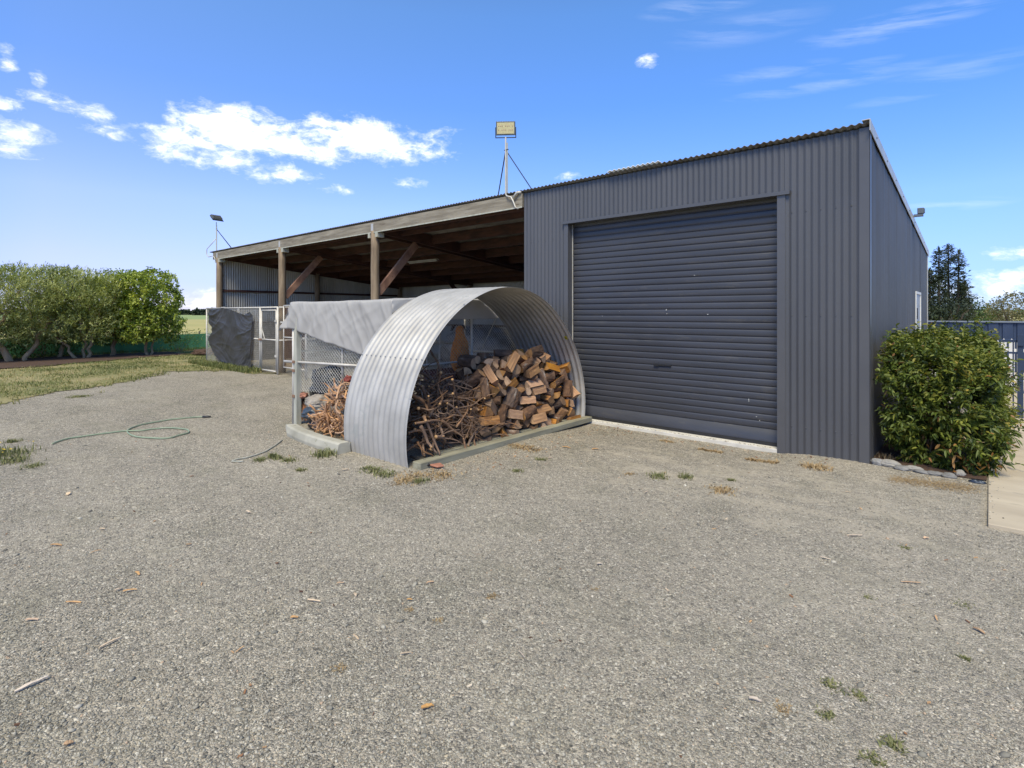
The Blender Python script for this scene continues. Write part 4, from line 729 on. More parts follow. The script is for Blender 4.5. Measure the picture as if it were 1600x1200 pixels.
LOGS = [(5,-4.195,-2.031,0.073,0.537,0.843,0.022,0.014),(4,-4.208,-1.435,0.045,0.67,-0.731,0.097,-0.089),(3,-4.211,-1.033,0.087,0.883,-0.425,0.086,-0.179),(2,-4.07,-0.766,0.059,0.723,-0.687,-0.053,0.056),(0,-4.058,-0.41,0.047,0.726,-0.664,0.121,-0.132),(1,-4.202,-1.659,0.045,0.736,-0.631,0.161,-0.188),(1,-4.106,-1.558,0.083,0.965,-0.186,0.035,-0.182),(4,-4.272,-1.123,0.08,0.971,-0.135,0.027,-0.197),(0,-4.038,-0.922,0.07,0.923,0.382,-0.019,-0.047),(3,-4.159,-0.212,0.088,0.203,0.978,0.038,0.008),(7,-4.155,-1.875,0.076,0.947,0.321,0.008,0.025),(5,-4.194,-1.295,0.074,0.824,0.539,-0.094,-0.144),(0,-3.978,-1.193,0.066,0.405,-0.912,-0.055,0.025),(4,-4.344,-0.69,0.138,0.441,-0.645,-0.624,0.019),(0,-4.069,-0.314,0.128,0.153,0.04,-0.984,-0.078),(1,-3.834,-2.047,0.045,0.633,-0.543,-0.359,0.418),(7,-4.124,-1.639,0.156,0.711,-0.666,0.162,-0.158),(7,-3.798,-1.284,0.076,0.057,0.02,-0.321,-0.945),(5,-4.133,-0.616,0.171,0.946,-0.319,-0.029,0.053),(4,-4.277,-0.614,0.056,0.518,-0.855,0.013,-0.008),(3,-4.302,-1.741,0.111,0.131,0.973,-0.178,0.065),(0,-4.288,-1.517,0.133,0.497,-0.788,-0.321,-0.172),(1,-3.804,-1.062,0.086,0.905,0.422,-0.022,-0.046),(7,-4.319,-0.458,0.125,0.229,-0.95,-0.166,0.134),(0,-3.721,-0.321,0.07,0.653,0.271,0.271,0.653),(0,-3.941,-2.006,0.087,0.681,0.482,0.319,0.45),(0,-3.861,-1.5,0.07,0.345,0.833,-0.4,-0.166),(7,-3.81,-0.965,0.106,0.226,-0.54,0.469,-0.662),(7,-3.788,-0.768,0.076,0.01,0.03,0.946,0.321),(2,-4.295,0.523,0.077,0.283,-0.932,-0.217,0.066),(6,-3.973,-2.091,0.178,0.99,-0.02,-0.068,-0.122),(1,-4.425,-2,0.142,0.158,0.689,-0.673,0.217),(5,-3.808,-0.544,0.15,0.321,-0.298,0.737,0.514),(0,-3.896,-0.395,0.133,0.642,0.747,0.138,-0.105),(5,-3.888,-0.021,0.052,0.701,-0.701,-0.095,0.095),(0,-3.788,-2.24,0.07,0.355,0.856,0.347,0.144),(6,-3.802,-1.695,0.071,0.041,0.086,-0.897,-0.432),(0,-4.316,-1.101,0.169,0.35,-0.337,-0.703,0.519),(4,-4.171,-0.531,0.108,0.169,0.977,-0.043,0.127),(3,-4.303,0.282,0.089,0.11,0.982,0.154,0.017),(5,-4.397,-2.223,0.142,0.38,0.596,0.38,-0.596),(5,-4.149,-1.342,0.162,0.514,-0.783,0.297,-0.185),(5,-4.216,-0.891,0.152,0.474,-0.759,0.303,-0.327),(1,-4.353,-0.262,0.068,0.744,0.234,-0.188,-0.597),(0,-3.726,0.442,0.047,0.449,-0.547,0.547,-0.449),(4,-3.804,-1.83,0.097,0.767,-0.557,0.304,-0.094),(4,-3.825,-1.621,0.138,0.68,-0.726,0,-0.104),(2,-4.028,-0.819,0.147,0.672,-0.679,0.223,-0.194),(2,-4.405,-0.896,0.245,0.161,0.688,-0.483,0.517),(1,-4.31,0.081,0.045,0.055,-0.064,-0.756,0.649),(4,-4.256,-2.262,0.174,0.526,-0.401,0.689,0.297),(5,-4.309,-2.162,0.213,0.418,0.53,-0.574,0.463),(0,-4.4,-0.277,0.225,0.612,-0.355,0.182,-0.683),(0,-3.779,-1.017,0.284,0.726,0.061,0.006,0.685),(0,-3.825,-1.041,0.39,0.64,0.477,-0.446,-0.405),(4,-4.034,-2.194,0.151,0.527,0.827,-0.001,-0.195),(6,-3.929,-1.501,0.158,0.346,0.93,-0.111,0.055),(2,-4.396,-1.367,0.172,0.353,0.613,-0.669,-0.229),(4,-3.728,-1.164,0.183,0.411,-0.577,0.584,-0.397),(4,-3.841,-1.262,0.173,0.524,-0.324,-0.658,0.433),(0,-4.127,-2.254,0.07,0.364,0.879,-0.283,-0.117),(7,-4.323,-1.604,0.247,0.544,-0.752,-0.362,0.088),(0,-3.961,-1.271,0.204,0.333,0.732,-0.547,-0.234),(2,-4.229,-0.798,0.25,0.81,-0.529,-0.123,0.221),(1,-4.247,0.419,0.098,0.296,-0.93,-0.159,0.147),(5,-4.335,-1.868,0.224,0.589,0.516,-0.306,-0.541),(4,-3.925,-1.643,0.229,0.972,-0.106,0.123,-0.172),(1,-4.305,-0.695,0.265,0.823,0.506,0.035,0.258),(5,-4.266,-0.495,0.259,0.773,0.611,0.17,-0.011),(1,-4.068,0.429,0.045,0.461,-0.396,0.517,-0.603),(1,-3.825,-1.95,0.176,0.802,-0.505,0.176,-0.267),(5,-3.993,-1.511,0.272,0.482,-0.852,0.168,-0.116),(0,-4.215,-0.98,0.299,0.246,0.909,0.312,0.127),(6,-3.814,-0.699,0.14,0.113,-0.006,-0.766,-0.633),(4,-4.305,0.704,0.066,0.059,0.219,-0.941,-0.252),(5,-3.955,-1.996,0.215,0.085,-0.927,0.216,-0.294),(3,-3.77,-1.346,0.299,0.697,-0.204,0.392,-0.565),(5,-4.183,-1.173,0.22,0.711,-0.65,0.23,0.138),(1,-4.312,-0.266,0.197,0.465,-0.48,0.484,-0.565),(4,-4.258,-0.082,0.066,0.258,0.963,-0.075,-0.02),(4,-3.931,-1.422,0.309,0.288,-0.248,0.064,0.923),(1,-4.402,-1.184,0.256,0.351,-0.614,-0.639,0.302),(6,-3.945,-0.886,0.257,0.664,-0.728,0.169,0.038),(7,-3.831,-0.304,0.205,0.947,0.271,0.138,-0.106),(6,-3.958,0.079,0.127,0.425,0.898,0.099,0.058),(5,-4.173,-1.975,0.177,0.402,-0.489,0.703,-0.324),(3,-4.299,-1.386,0.304,0.718,-0.694,-0.011,0.057),(1,-3.99,-1.023,0.22,0.457,-0.874,-0.085,-0.139),(7,-4.319,-0.402,0.342,0.604,-0.7,-0.046,0.378),(5,-3.935,0.228,0.073,0.058,0.09,-0.839,-0.534),(7,-4,-1.526,0.396,0.189,0.056,0.363,0.911),(0,-3.941,-1.357,0.376,0.367,-0.681,-0.187,0.605),(4,-4.304,-0.875,0.383,0.683,-0.601,-0.115,0.398),(4,-4.151,-0.568,0.342,0.324,0.938,-0.039,-0.112),(0,-3.857,-0.46,0.313,0.074,-0.121,0.902,-0.408),(5,-4.081,-2.128,0.291,0.755,0.542,0.203,0.308),(1,-3.753,-1.641,0.296,0.549,-0.466,-0.329,0.612),(0,-3.99,-1.258,0.412,0.739,0.592,0.172,0.271),(4,-4.079,-0.18,0.192,0.003,0.004,0.48,-0.877),(5,-4.182,0.119,0.147,0.618,0.153,0.655,0.408),(7,-3.946,-2.24,0.219,0.908,0.383,0.124,-0.114),(5,-4.23,-1.752,0.272,0.63,-0.737,0.228,0.086),(0,-3.88,-0.788,0.263,0.259,0.953,-0.139,-0.068),(2,-3.953,-0.46,0.224,0.46,0.824,-0.006,-0.332),(2,-4.303,-0.182,0.453,0.987,-0.154,0.036,0.009),(5,-3.794,-2.192,0.247,0.673,0.629,0.256,-0.292),(4,-4.371,-1.471,0.426,0.643,0.301,-0.106,-0.696),(3,-4.054,-1.211,0.305,0.901,0.092,-0.062,0.42),(0,-4.213,-0.433,0.374,0.64,-0.647,0.224,0.349),(4,-4.26,-0.407,1.321,0.398,0.478,0.771,-0.133),(4,-4.185,-2.024,0.334,0.932,0.174,-0.218,-0.229),(0,-3.958,-1.719,0.296,0.829,-0.513,0.192,-0.109),(0,-3.812,-1.33,0.455,0.647,-0.425,-0.332,0.539),(2,-4.28,-0.199,0.331,0.824,-0.566,0.031,0.023),(1,-3.855,0.523,0.109,0.097,0.859,-0.499,0.062),(4,-4.245,-1.91,0.355,0.723,0.668,-0.078,-0.161),(0,-4.12,-1.61,0.39,0.076,0.82,0.29,0.487),(3,-4.073,-1.005,0.344,0.907,0.087,-0.215,0.353),(1,-4.402,-0.554,0.377,0.557,-0.435,-0.706,0.037),(3,-3.854,-0.594,0.31,0.06,0.261,-0.323,-0.908),(5,-3.989,-1.512,0.511,0.245,-0.131,-0.65,0.707),(6,-3.76,-1.87,0.345,0.485,-0.582,0.605,0.245),(0,-3.908,-1.114,0.465,0.399,-0.853,-0.314,0.118),(5,-3.83,-0.261,0.289,0.382,-0.233,-0.255,0.857),(0,-3.874,0.368,0.1,0.419,-0.728,0.317,-0.44),(3,-4.048,-1.824,0.327,0.1,0.938,-0.203,-0.261),(1,-4.229,-1.573,0.369,0.739,-0.42,-0.142,0.508),(0,-3.998,-0.79,0.36,0.763,0.623,-0.075,-0.156),(1,-3.772,-1.573,0.49,0.708,0.214,0.398,-0.542),(7,-4.313,-2.101,0.449,0.373,0.128,-0.859,-0.325),(2,-4.283,-1.842,0.433,0.202,-0.597,0.664,-0.402),(6,-4.055,-1.669,0.44,0.268,-0.947,0.02,0.174),(7,-4.287,-1.295,0.372,0.503,-0.852,0.049,-0.14),(0,-3.958,-0.681,0.384,0.714,0.678,-0.092,-0.15),(0,-4.069,0.27,0.155,0.681,0.68,0.268,0.047),(7,-4.411,-2.021,0.478,0.489,0.511,-0.673,0.218),(5,-4.286,-1.375,0.494,0.258,0.626,0.532,0.508),(7,-3.961,-1.039,0.476,0.187,-0.913,-0.338,-0.129),(6,-4.326,-0.67,0.392,0.834,-0.37,-0.351,0.212),(7,-3.983,-0.081,0.187,0.02,0.068,-0.049,0.996),(5,-4.09,-2.006,0.429,0.844,0.519,-0.017,-0.132),(1,-4.162,-1.479,0.472,0.09,-0.832,-0.512,0.195),(0,-3.806,-1.08,0.564,0.597,-0.375,-0.4,0.586),(1,-4.165,-0.325,0.424,0.326,0.909,0.023,-0.26),(0,-3.94,-0.562,0.85,0.007,0.715,-0.638,0.287),(7,-4.056,-1.883,0.427,0.117,-0.078,-0.953,0.267),(6,-3.896,-1.31,0.543,0.045,0.984,-0.018,0.171),(5,-4.315,-1.077,0.396,0.277,0.838,0.398,0.251),(7,-4.217,-0.914,0.472,0.68,-0.629,0.077,0.369),(4,-4.234,-0.39,1.476,0.984,-0.174,0.025,0.004),(0,-3.752,-2.122,0.302,0.621,-0.347,-0.302,0.635),(4,-4.404,-1.83,0.517,0.689,0.157,-0.518,-0.481),(4,-4.153,-0.509,0.507,0.547,0.532,0.457,0.457),(0,-3.98,-0.273,0.326,0.002,-0.381,-0.795,0.472),(5,-3.862,-0.847,0.42,0.019,0.038,-0.71,0.703),(7,-3.846,-2.092,0.426,0.059,0.137,0.932,0.329),(4,-3.838,-1.987,0.445,0.6,-0.001,0.538,0.592),(0,-4.159,-1.001,0.467,0.876,-0.134,-0.275,0.373),(4,-4.302,-0.773,0.439,0.609,0.741,0.245,0.143),(6,-3.881,-0.822,0.54,0.648,0.74,0.177,0.036),(0,-4.093,-2.196,0.389,0.843,-0.535,0.061,0.014),(3,-4.277,-2.055,0.621,0.895,-0.203,0.38,0.116),(2,-3.877,-0.6,0.432,0.715,-0.61,0.15,-0.307),(7,-4.377,-0.72,0.499,0.373,-0.601,-0.491,0.509),(2,-4.343,-0.284,0.534,0.584,-0.575,-0.514,-0.254),(2,-4.025,-1.57,0.6,0.234,0.372,-0.529,-0.726),(6,-4.26,-1.185,0.418,0.289,0.098,-0.864,0.399),(2,-4.057,-1.119,0.566,0.619,-0.659,0.335,-0.265),(3,-4.024,-0.418,0.449,0.425,-0.339,0.793,-0.277),(5,-4.146,-0.576,0.652,0.478,-0.723,-0.497,0.027),(4,-4.117,-1.97,0.52,0.547,-0.554,0.512,-0.362),(5,-3.958,-1.081,0.647,0.595,-0.41,0.39,-0.57),(3,-4.169,-1.182,0.517,0.731,-0.569,0.355,-0.128),(4,-3.854,-1.122,0.659,0.04,0.71,-0.7,-0.065),(3,-4.128,-0.768,0.502,0.091,0.11,-0.725,0.673),(0,-3.79,-1.675,0.551,0.484,0.577,0.035,-0.657),(2,-3.918,-1.373,0.624,0.426,0.823,-0.302,-0.221),(7,-4.42,-1.01,0.544,0.091,-0.701,0.707,-0.015),(5,-3.89,-0.61,0.515,0.602,-0.644,-0.413,0.228),(5,-3.734,0.131,0.142,0.584,-0.399,-0.584,-0.399),(7,-3.94,-1.766,0.442,0.696,-0.516,0.496,-0.053),(5,-4.312,-1.42,0.588,0.729,0.68,-0.017,-0.08),(0,-4.206,-1.3,0.616,0.837,0.528,0.044,-0.137),(6,-4.194,-0.313,0.565,0.094,0.921,0.376,0.034),(2,-4.105,-0.664,1.023,0.554,-0.829,-0.061,0.044),(4,-4.026,-2.054,0.645,0.232,0.898,-0.305,-0.216),(4,-3.914,-1.572,0.652,0.755,-0.148,-0.473,0.429),(5,-4.141,-1.103,0.682,0.681,0.468,0.343,0.446),(6,-4.085,-0.712,0.616,0.497,0.482,-0.648,-0.318),(4,-3.851,-0.681,0.825,0.461,-0.515,0.394,-0.606),(6,-4.11,-1.339,0.699,0.215,0.187,0.528,0.8),(2,-3.928,-1.146,0.762,0.644,0.635,0.256,0.341),(4,-4.334,-1.057,0.622,0.025,-0.719,-0.694,-0.037),(2,-3.828,-0.566,0.639,0.674,-0.269,0.443,-0.526),(0,-4.423,-0.369,0.657,0.453,-0.543,0.621,0.338),(4,-4.325,-0.625,0.555,0.274,-0.692,0.575,-0.339),(5,-3.979,-0.596,0.642,0.682,0.183,-0.334,-0.624),(4,-3.831,-0.932,0.72,0.069,0.758,0.26,-0.594),(0,-3.882,-0.791,0.715,0.168,-0.873,-0.455,-0.041),(4,-3.979,-1.139,0.849,0.347,-0.606,0.567,-0.437),(6,-3.877,-1.958,0.527,0.668,-0.685,-0.237,0.17),(0,-4.204,-1.568,0.6,0.712,-0.636,-0.297,-0.003),(5,-4.397,-1.575,0.598,0.503,-0.497,-0.663,-0.246),(7,-3.856,-1.161,0.864,0.582,0.366,0.175,0.704),(7,-4.249,-1.087,0.686,0.05,-0.787,-0.584,0.189),(2,-3.899,-1.851,0.577,0.601,-0.758,-0.25,-0.042),(0,-3.919,-1.722,0.702,0.132,0.959,-0.11,0.225),(1,-4.13,-0.884,0.653,0.939,-0.225,-0.203,-0.161),(4,-3.96,-0.62,0.745,0.564,-0.494,0.315,-0.583),(5,-3.851,-0.214,0.463,0.274,0.208,-0.818,0.461),(6,-3.859,-2.084,0.698,0.239,0.816,-0.032,-0.525),(4,-4.301,-1.409,0.666,0.44,-0.89,0.116,-0.023),(3,-4.116,-1.015,0.795,0.757,-0.201,0.142,-0.605),(5,-4.272,-0.788,0.69,0.496,-0.608,-0.495,0.372),(3,-4.058,-1.021,0.931,0.698,0.099,-0.203,-0.68),(5,-3.865,-1.254,0.927,0.285,-0.633,-0.717,0.066),(6,-4.168,-1.434,0.779,0.853,-0.44,0.232,-0.161),(5,-4.362,-1.262,0.793,0.579,-0.406,0.385,-0.593),(5,-4.101,-1.291,0.794,0.754,-0.598,0.199,-0.185),(0,-4.303,-0.977,0.777,0.721,-0.587,-0.312,-0.199),(0,-3.976,-1.824,0.649,0.931,0.291,-0.187,0.117),(7,-4.284,-1.539,0.753,0.033,0.93,-0.352,-0.096),(7,-4.035,-1.554,0.923,0.909,0.27,-0.286,-0.138),(0,-4.297,-1.073,0.815,0.855,-0.458,-0.191,-0.152),(1,-4.137,-0.453,0.57,0.228,-0.112,0.602,-0.757),(1,-4.203,-1.868,0.599,0.633,-0.644,-0.315,-0.292),(1,-4.171,-1.762,0.568,0.687,0.586,-0.313,0.294),(7,-3.945,-1.607,0.804,0.698,-0.373,0.112,-0.601),(1,-4.13,-1.636,0.677,0.917,-0.217,-0.246,0.228),(7,-4.354,-1.703,0.611,0.51,-0.337,0.791,-0.016),(7,-3.9,-1.976,0.678,0.12,-0.981,0.091,0.118),(0,-3.933,-1.881,0.847,0.339,-0.116,-0.925,-0.123),(1,-4.311,-1.572,0.867,0.057,-0.131,0.793,-0.592),(3,-3.963,-1.444,0.901,0.192,0.958,-0.21,-0.039),(0,-4.299,-1.296,0.884,0.1,-0.072,-0.693,0.71),(3,-4.096,-2.031,0.791,0.448,-0.807,-0.289,-0.253),(4,-4.305,-1.674,0.781,0.167,-0.013,-0.245,0.955),(4,-4.155,-1.918,0.762,0.811,-0.551,-0.195,0),(7,-4.326,-1.19,0.932,0.129,-0.981,0.14,-0.024),(0,-4.061,-1.66,0.898,0.621,0.211,0.694,-0.296),(6,-4.313,-1.803,0.71,0.854,-0.459,-0.216,-0.119),(2,-3.969,-1.795,0.77,0.016,0.945,-0.075,0.317),(2,-4.329,-1.683,0.975,0.128,0.68,0.07,-0.718),(6,-4.398,-1.967,0.789,0.493,0.507,-0.678,0.201),(6,-4.398,-0.766,0.741,0.483,-0.517,-0.366,0.605),(7,-4.175,-1.653,0.953,0.136,-0.651,0.272,0.696),(2,-4.015,-1.242,0.963,0.687,-0.663,-0.225,-0.195),(4,-3.866,-1.555,0.999,0.614,-0.426,0.651,-0.135),(0,-4.114,-0.366,0.712,0.919,0.305,-0.201,-0.147),(5,-4.315,-0.264,0.774,0.314,-0.847,0.015,0.428),(5,-4.057,-1.783,0.897,0.255,0.895,-0.088,0.357),(2,-4.256,-1.379,0.974,0.434,-0.541,-0.719,-0.047),(7,-3.955,-0.994,1.021,0.866,0.305,0.392,0.058),(0,-4.162,-0.665,0.774,0.779,-0.605,-0.023,0.162),(0,-4.16,-0.316,0.797,0.642,0.656,0.393,-0.051),(4,-4.403,-1.52,0.928,0.447,-0.548,0.147,-0.692),(7,-4.075,-1.226,1.022,0.744,-0.598,-0.224,-0.195),(3,-4.041,-0.808,0.921,0.058,-0.988,0.032,0.136),(4,-4.245,-0.533,0.706,0.605,-0.686,-0.404,0.002),(5,-4.411,-0.506,0.714,0.579,-0.406,0.618,0.343),(0,-4.305,-1.919,0.858,0.793,0.35,-0.353,-0.352),(2,-4.07,-1.474,1.005,0.325,0.929,-0.157,0.079),(3,-4.129,-0.798,0.794,0.983,0.077,0.126,0.112),(7,-4.288,-0.459,0.736,0.123,0.702,0.303,-0.633),(7,-4.056,-0.178,0.49,0.797,0.057,-0.6,-0.026),(2,-4.41,-0.715,0.916,0.052,-0.705,-0.705,-0.052),(0,-3.868,-1.021,1.119,0.714,0.055,0.052,-0.696),(5,-3.785,-0.349,0.527,0.486,0.565,0.34,-0.574),(7,-3.917,-0.348,0.674,0.383,-0.545,-0.011,0.746),(5,-4.115,-0.427,0.882,0.82,-0.54,0.08,0.173),(3,-4.306,-1.819,0.928,0.762,-0.638,0.109,-0.027),(4,-4.309,-1.463,0.982,0.791,-0.368,0.08,-0.482),(0,-4.336,-0.675,0.893,0.674,-0.049,0.281,0.681),(7,-3.926,-0.291,0.808,0.978,-0.112,-0.168,0.054),(5,-4.113,-0.66,0.927,0.442,0.885,0.123,0.073),(0,-4.15,-1.776,1.018,0.593,0.763,-0.218,-0.132),(6,-4.172,-1.398,1.097,0.138,0.865,0.48,0.041),(5,-4.356,-0.948,0.894,0.859,0.07,0.176,0.476),(4,-4.385,-0.865,1.018,0.507,-0.516,-0.509,0.467),(7,-4.13,-0.579,0.829,0.564,-0.822,-0.035,0.068),(2,-4.31,-1.983,0.991,0.147,-0.989,0.016,0.029),(6,-4.314,-1.89,1.039,0.595,0.803,0.002,-0.026),(1,-3.966,-0.902,1.013,0.475,-0.874,0.016,0.105),(1,-3.999,-0.766,1.009,0.521,-0.828,0.006,0.207),(0,-4.285,-1.084,0.992,0.103,-0.326,0.654,-0.675)]
# ---------------------------------------------------------------- floodlights on the roof
def floodlight(loc, label, yaw, tilt, side):
    t = thing('floodlight', label, 'floodlight', loc, 'floodlights on the roof edge')
    x, y, z = loc
    MB().tube([(x, y, z), (x, y, z+1.03)], .014, 8).build('pole', M['pipe'], t)
    MB().tube([(x+.035, y, z-.02), (x+.035, y, z+.92)], .011, 8).build('conduit', M['oldpost'], t)
    MB().bar((x-.03, y, z+.80), (x+.06, y, z+.80), .02, .015).build('clamp', M['iron'], t)
    for s in side: MB().bar((x, y, z+.80), (x+s[0], y+s[1], z+s[2]), .018, .018).build('strut', M['iron'], t)
    h = thing('lamp_head', None, None, (0, 0, 1.31)); h.parent = t; h.rotation_euler = (tilt, 0, yaw); h.location = (0, 0, 1.18)
    def sub(b, nm, m):
        o = b.build(nm, m); o.parent = h; return o
    me = MB()
    me.box(-.17, .17, -.03, .02, -.115, .115)
    for i in range(9): me.box(-.15+i*.0375-.003, -.15+i*.0375+.003, .02, .06, -.10, .10)
    # the head itself is a mesh; replace the empty
    o = me.build('lamp_head', M['lamp'], None, bevel=.003); o.parent = t; o.location = h.location; o.rotation_euler = h.rotation_euler
    bpy.data.objects.remove(h); h = o
    sub(MB().box(-.15, .15, -.036, -.031, -.095, .095), 'lens', M['led'])
    b = MB()
    for r_ in (.035, -.03):
        for i in range(9):
            if (i*7+int(r_*100)) % 4: b.box(-.13+i*.031, -.118+i*.031, -.040, -.0365, r_-.006, r_+.006)
    sub(b, 'led_row', M['leddot'])
    b = MB(); b.box(-.185, -.17, -.02, .0, -.15, .02); b.box(.17, .185, -.02, .0, -.15, .02); b.box(-.185, .185, -.02, .0, -.165, -.15); sub(b, 'bracket', M['iron'])
    b = MB()
    for i in range(8): b.box(-.16+i*.043-.003, -.16+i*.043+.003, -.028, .015, .115, .124)
    sub(b, 'fin', M['lamp'])
    return t
fl = floodlight((-5.40, .02, RZ(0)), 'floodlight on a strutted roof pole with its yellow lens facing the yard', YAW-.06, rad(9), [(-.95, .75, -.06), (.45, .30, -.03)])
MB().tube([(-5.365, .02, RZ(0)+.02), (-5.34, -.05, RZ(0)-.0), (-5.27, -.09, RZ(0)-.05), (-5.17, -.10, RZ(0)-.08), (-5.12, -.10, RZ(0)-.16), (-5.07, -.10, RZ(0)-.27), (-5.02, -.08, RZ(0)-.30)], .013, 8).build('cable', M['pipe'], fl, smooth=True)
MB().tube([(-5.13, -.09, RZ(0)-.10), (-5.04, -.09, RZ(0)-.02), (-4.97, -.06, RZ(0)-.02)], .022, 8).build('conduit_elbow', M['pipe'], fl, smooth=True)
f2 = floodlight((-18.74, .1, RZ(0)), 'floodlight on a roof pole at the far left corner, turned away', rad(-80), rad(50), [(.18, .6, -.04), (.75, .3, -.03)])
MB().tube([(-18.74, .08, RZ(0)+.45), (-18.86, 0, RZ(0)+.30), (-19.02, -.1, RZ(0)+.12), (-19.05, -.1, RZ(0)-.06), (-18.9, -.09, RZ(0)-.16), (-18.6, -.09, RZ(0)-.15), (-18.4, -.09, RZ(0)-.20), (-18.3, -.09, RZ(0)-.31)], .014, 8).build('cable', M['pipe'], f2, smooth=True)
# small light / sensor at the side barge
t = thing('wall_lamp', 'small square lamp fixed to the side roof edge near the back of the grey garage', 'lamp', (.06, 4.4, 3.33))
MB().box(.03, .16, 4.37, 4.45, 3.30, 3.34).build('arm', M['lamp'], t); b = MB(); b.box(.08, .17, 4.36, 4.47, 3.345, 3.44); b.box(.17, .18, 4.37, 4.46, 3.355, 3.43); b.build('head', M['lamp'], t, bevel=.006)

# ---------------------------------------------------------------- chain link
def chain(name, A, B, z0, z1, parent, m, p=.05, r=.0023, zf=None):
    A = np.array(A, float); B = np.array(B, float); Ln = np.linalg.norm(B-A); d = (B-A)/Ln; nrm = np.array((-d[1], d[0]))
    h = p*.5; nw = int(Ln/h); ns = int((z1-z0)/h); k = np.arange(ns+1)
    Vs = []; Fs = []; base = 0
    for w in range(nw):
        u = w*h+h*.5+(((k+w) % 2)*2-1)*h*.5
        z = z0+k*(z1-z0)/ns; off = ((w % 2)*2-1)*.0012
        u = np.clip(u, 0, Ln)
        bx = A[0]+d[0]*u+nrm[0]*off; by = A[1]+d[1]*u+nrm[1]*off
        ring = [(nrm[0]*r, nrm[1]*r, 0), (d[0]*r-nrm[0]*r*.6, d[1]*r-nrm[1]*r*.6, r*.6), (-d[0]*r-nrm[0]*r*.6, -d[1]*r-nrm[1]*r*.6, -r*.6)]
        V = np.concatenate([np.column_stack([bx+q[0], by+q[1], z+q[2]]) for q in ring])
        n = ns+1; i = k[:-1]
        for a, b_ in ((0, 1), (1, 2), (2, 0)): Fs.append(np.stack([a*n+i, b_*n+i, b_*n+i+1, a*n+i+1], 1)+base)
        Vs.append(V); base += 3*n
    V = np.concatenate(Vs); pl = parent
    if pl.parent is not None: V = V-np.array(pl.parent.location)
    return mesh_np(name, V, [np.concatenate(Fs)], m, parent)
# the wires sit at half the pitch of a diamond: call with twice as many wires
def mesh_panel(A, B, z0, z1, parent, m='wire', p=.046, r=.0019):
    A = np.array(A, float); B = np.array(B, float)
    return chain('wire_mesh', A, B, z0, z1, parent, M[m], p*.5*2/2, r)
def pipe(parent, a, b, r=.019, nm='rail', m='pipe'): return MB().tube([a, b], r, 10).build(nm, M[m], parent, smooth=True)
def gate(parent, x0, x1, y, z0, z1, zm, m='wire', p=.055):
    g = MB(); r = .02
    for a, b in (((x0, y, z0), (x0, y, z1)), ((x1, y, z0), (x1, y, z1)), ((x0, y, z0), (x1, y, z0)), ((x0, y, z1), (x1, y, z1)), ((x0, y, zm), (x1, y, zm))): g.tube([a, b], r, 8)
    o = g.build('gate', M['pipe'], parent, smooth=True)
    c = chain('wire_mesh', (x0, y), (x1, y), z0, z1, o, M[m], p, .0030)
    return o
kn = thing('chain_link_fence', 'low white pipe and chain-link kennel fence in front of the left open bay', 'fence', (-15.9, -.3, 0))
KY = -.30
for x in (-18.46, -14.44, -13.38): pipe(kn, (x, KY, -.05), (x, KY, 1.83), .03 if x > -15 else .022, 'post')
pipe(kn, (-18.46, KY, 1.82), (-13.38, KY, 1.82), .022); pipe(kn, (-18.46, KY, .93), (-14.44, KY, .93), .018)
chain('wire_mesh', (-18.44, KY), (-14.46, KY), .03, 1.80, kn, M['wirelight'], .06, .0032)
g = gate(kn, -14.36, -13.47, KY, .08, 1.74, .93); MB().bar((-14.36, KY-.01, 1.28), (-14.15, KY-.01, .94), .022, .01).build('brace', M['pipe'], g); MB().box(-14.46, -14.33, KY-.05, KY-.01, .90, .95).build('latch', M['rust'], g)
for z in (.5, 1.45): MB().box(-13.49, -13.38, KY-.04, KY+.02, z-.03, z+.03).build('hinge', M['pipe'], g)
MB().box(-17.2, -16.9, KY-.025, KY+.0, 1.80, 1.86).build('clip', M['pipe'], kn); MB().box(-15.9, -15.87, KY-.03, KY, 1.66, 1.83).build('clip', M['pipe'], kn)
g2 = gate(kn, -13.12, -11.95, KY+.04, .22, 1.86, 1.02, 'rust'); MB().box(-13.24, -13.1, KY, KY+.03, 1.4, 1.44).build('hinge', M['pipe'], g2)
pipe(kn, (-11.85, KY, -.05), (-11.85, KY, 1.86), .025, 'post')
chain('wire_mesh', (-11.85, KY), (-9.5, KY), .05, 1.80, kn, M['wirelight'], .06, .0032); pipe(kn, (-11.85, KY, 1.83), (-9.5, KY, 1.83), .02)
# kennel dividers going back into the bay
for x in (-13.3, -9.5):
    pipe(kn, (x, KY, 1.82), (x, 3.2, 1.82)); pipe(kn, (x, KY, .93), (x, 3.2, .93)); pipe(kn, (x, 3.2, 0), (x, 3.2, 1.83), .02, 'post'); pipe(kn, (x, 1.5, 0), (x, 1.5, 1.83), .02, 'post')
    chain('wire_mesh', (x, KY), (x, 3.2), .03, 1.80, kn, M['wire'], .055, .0022)

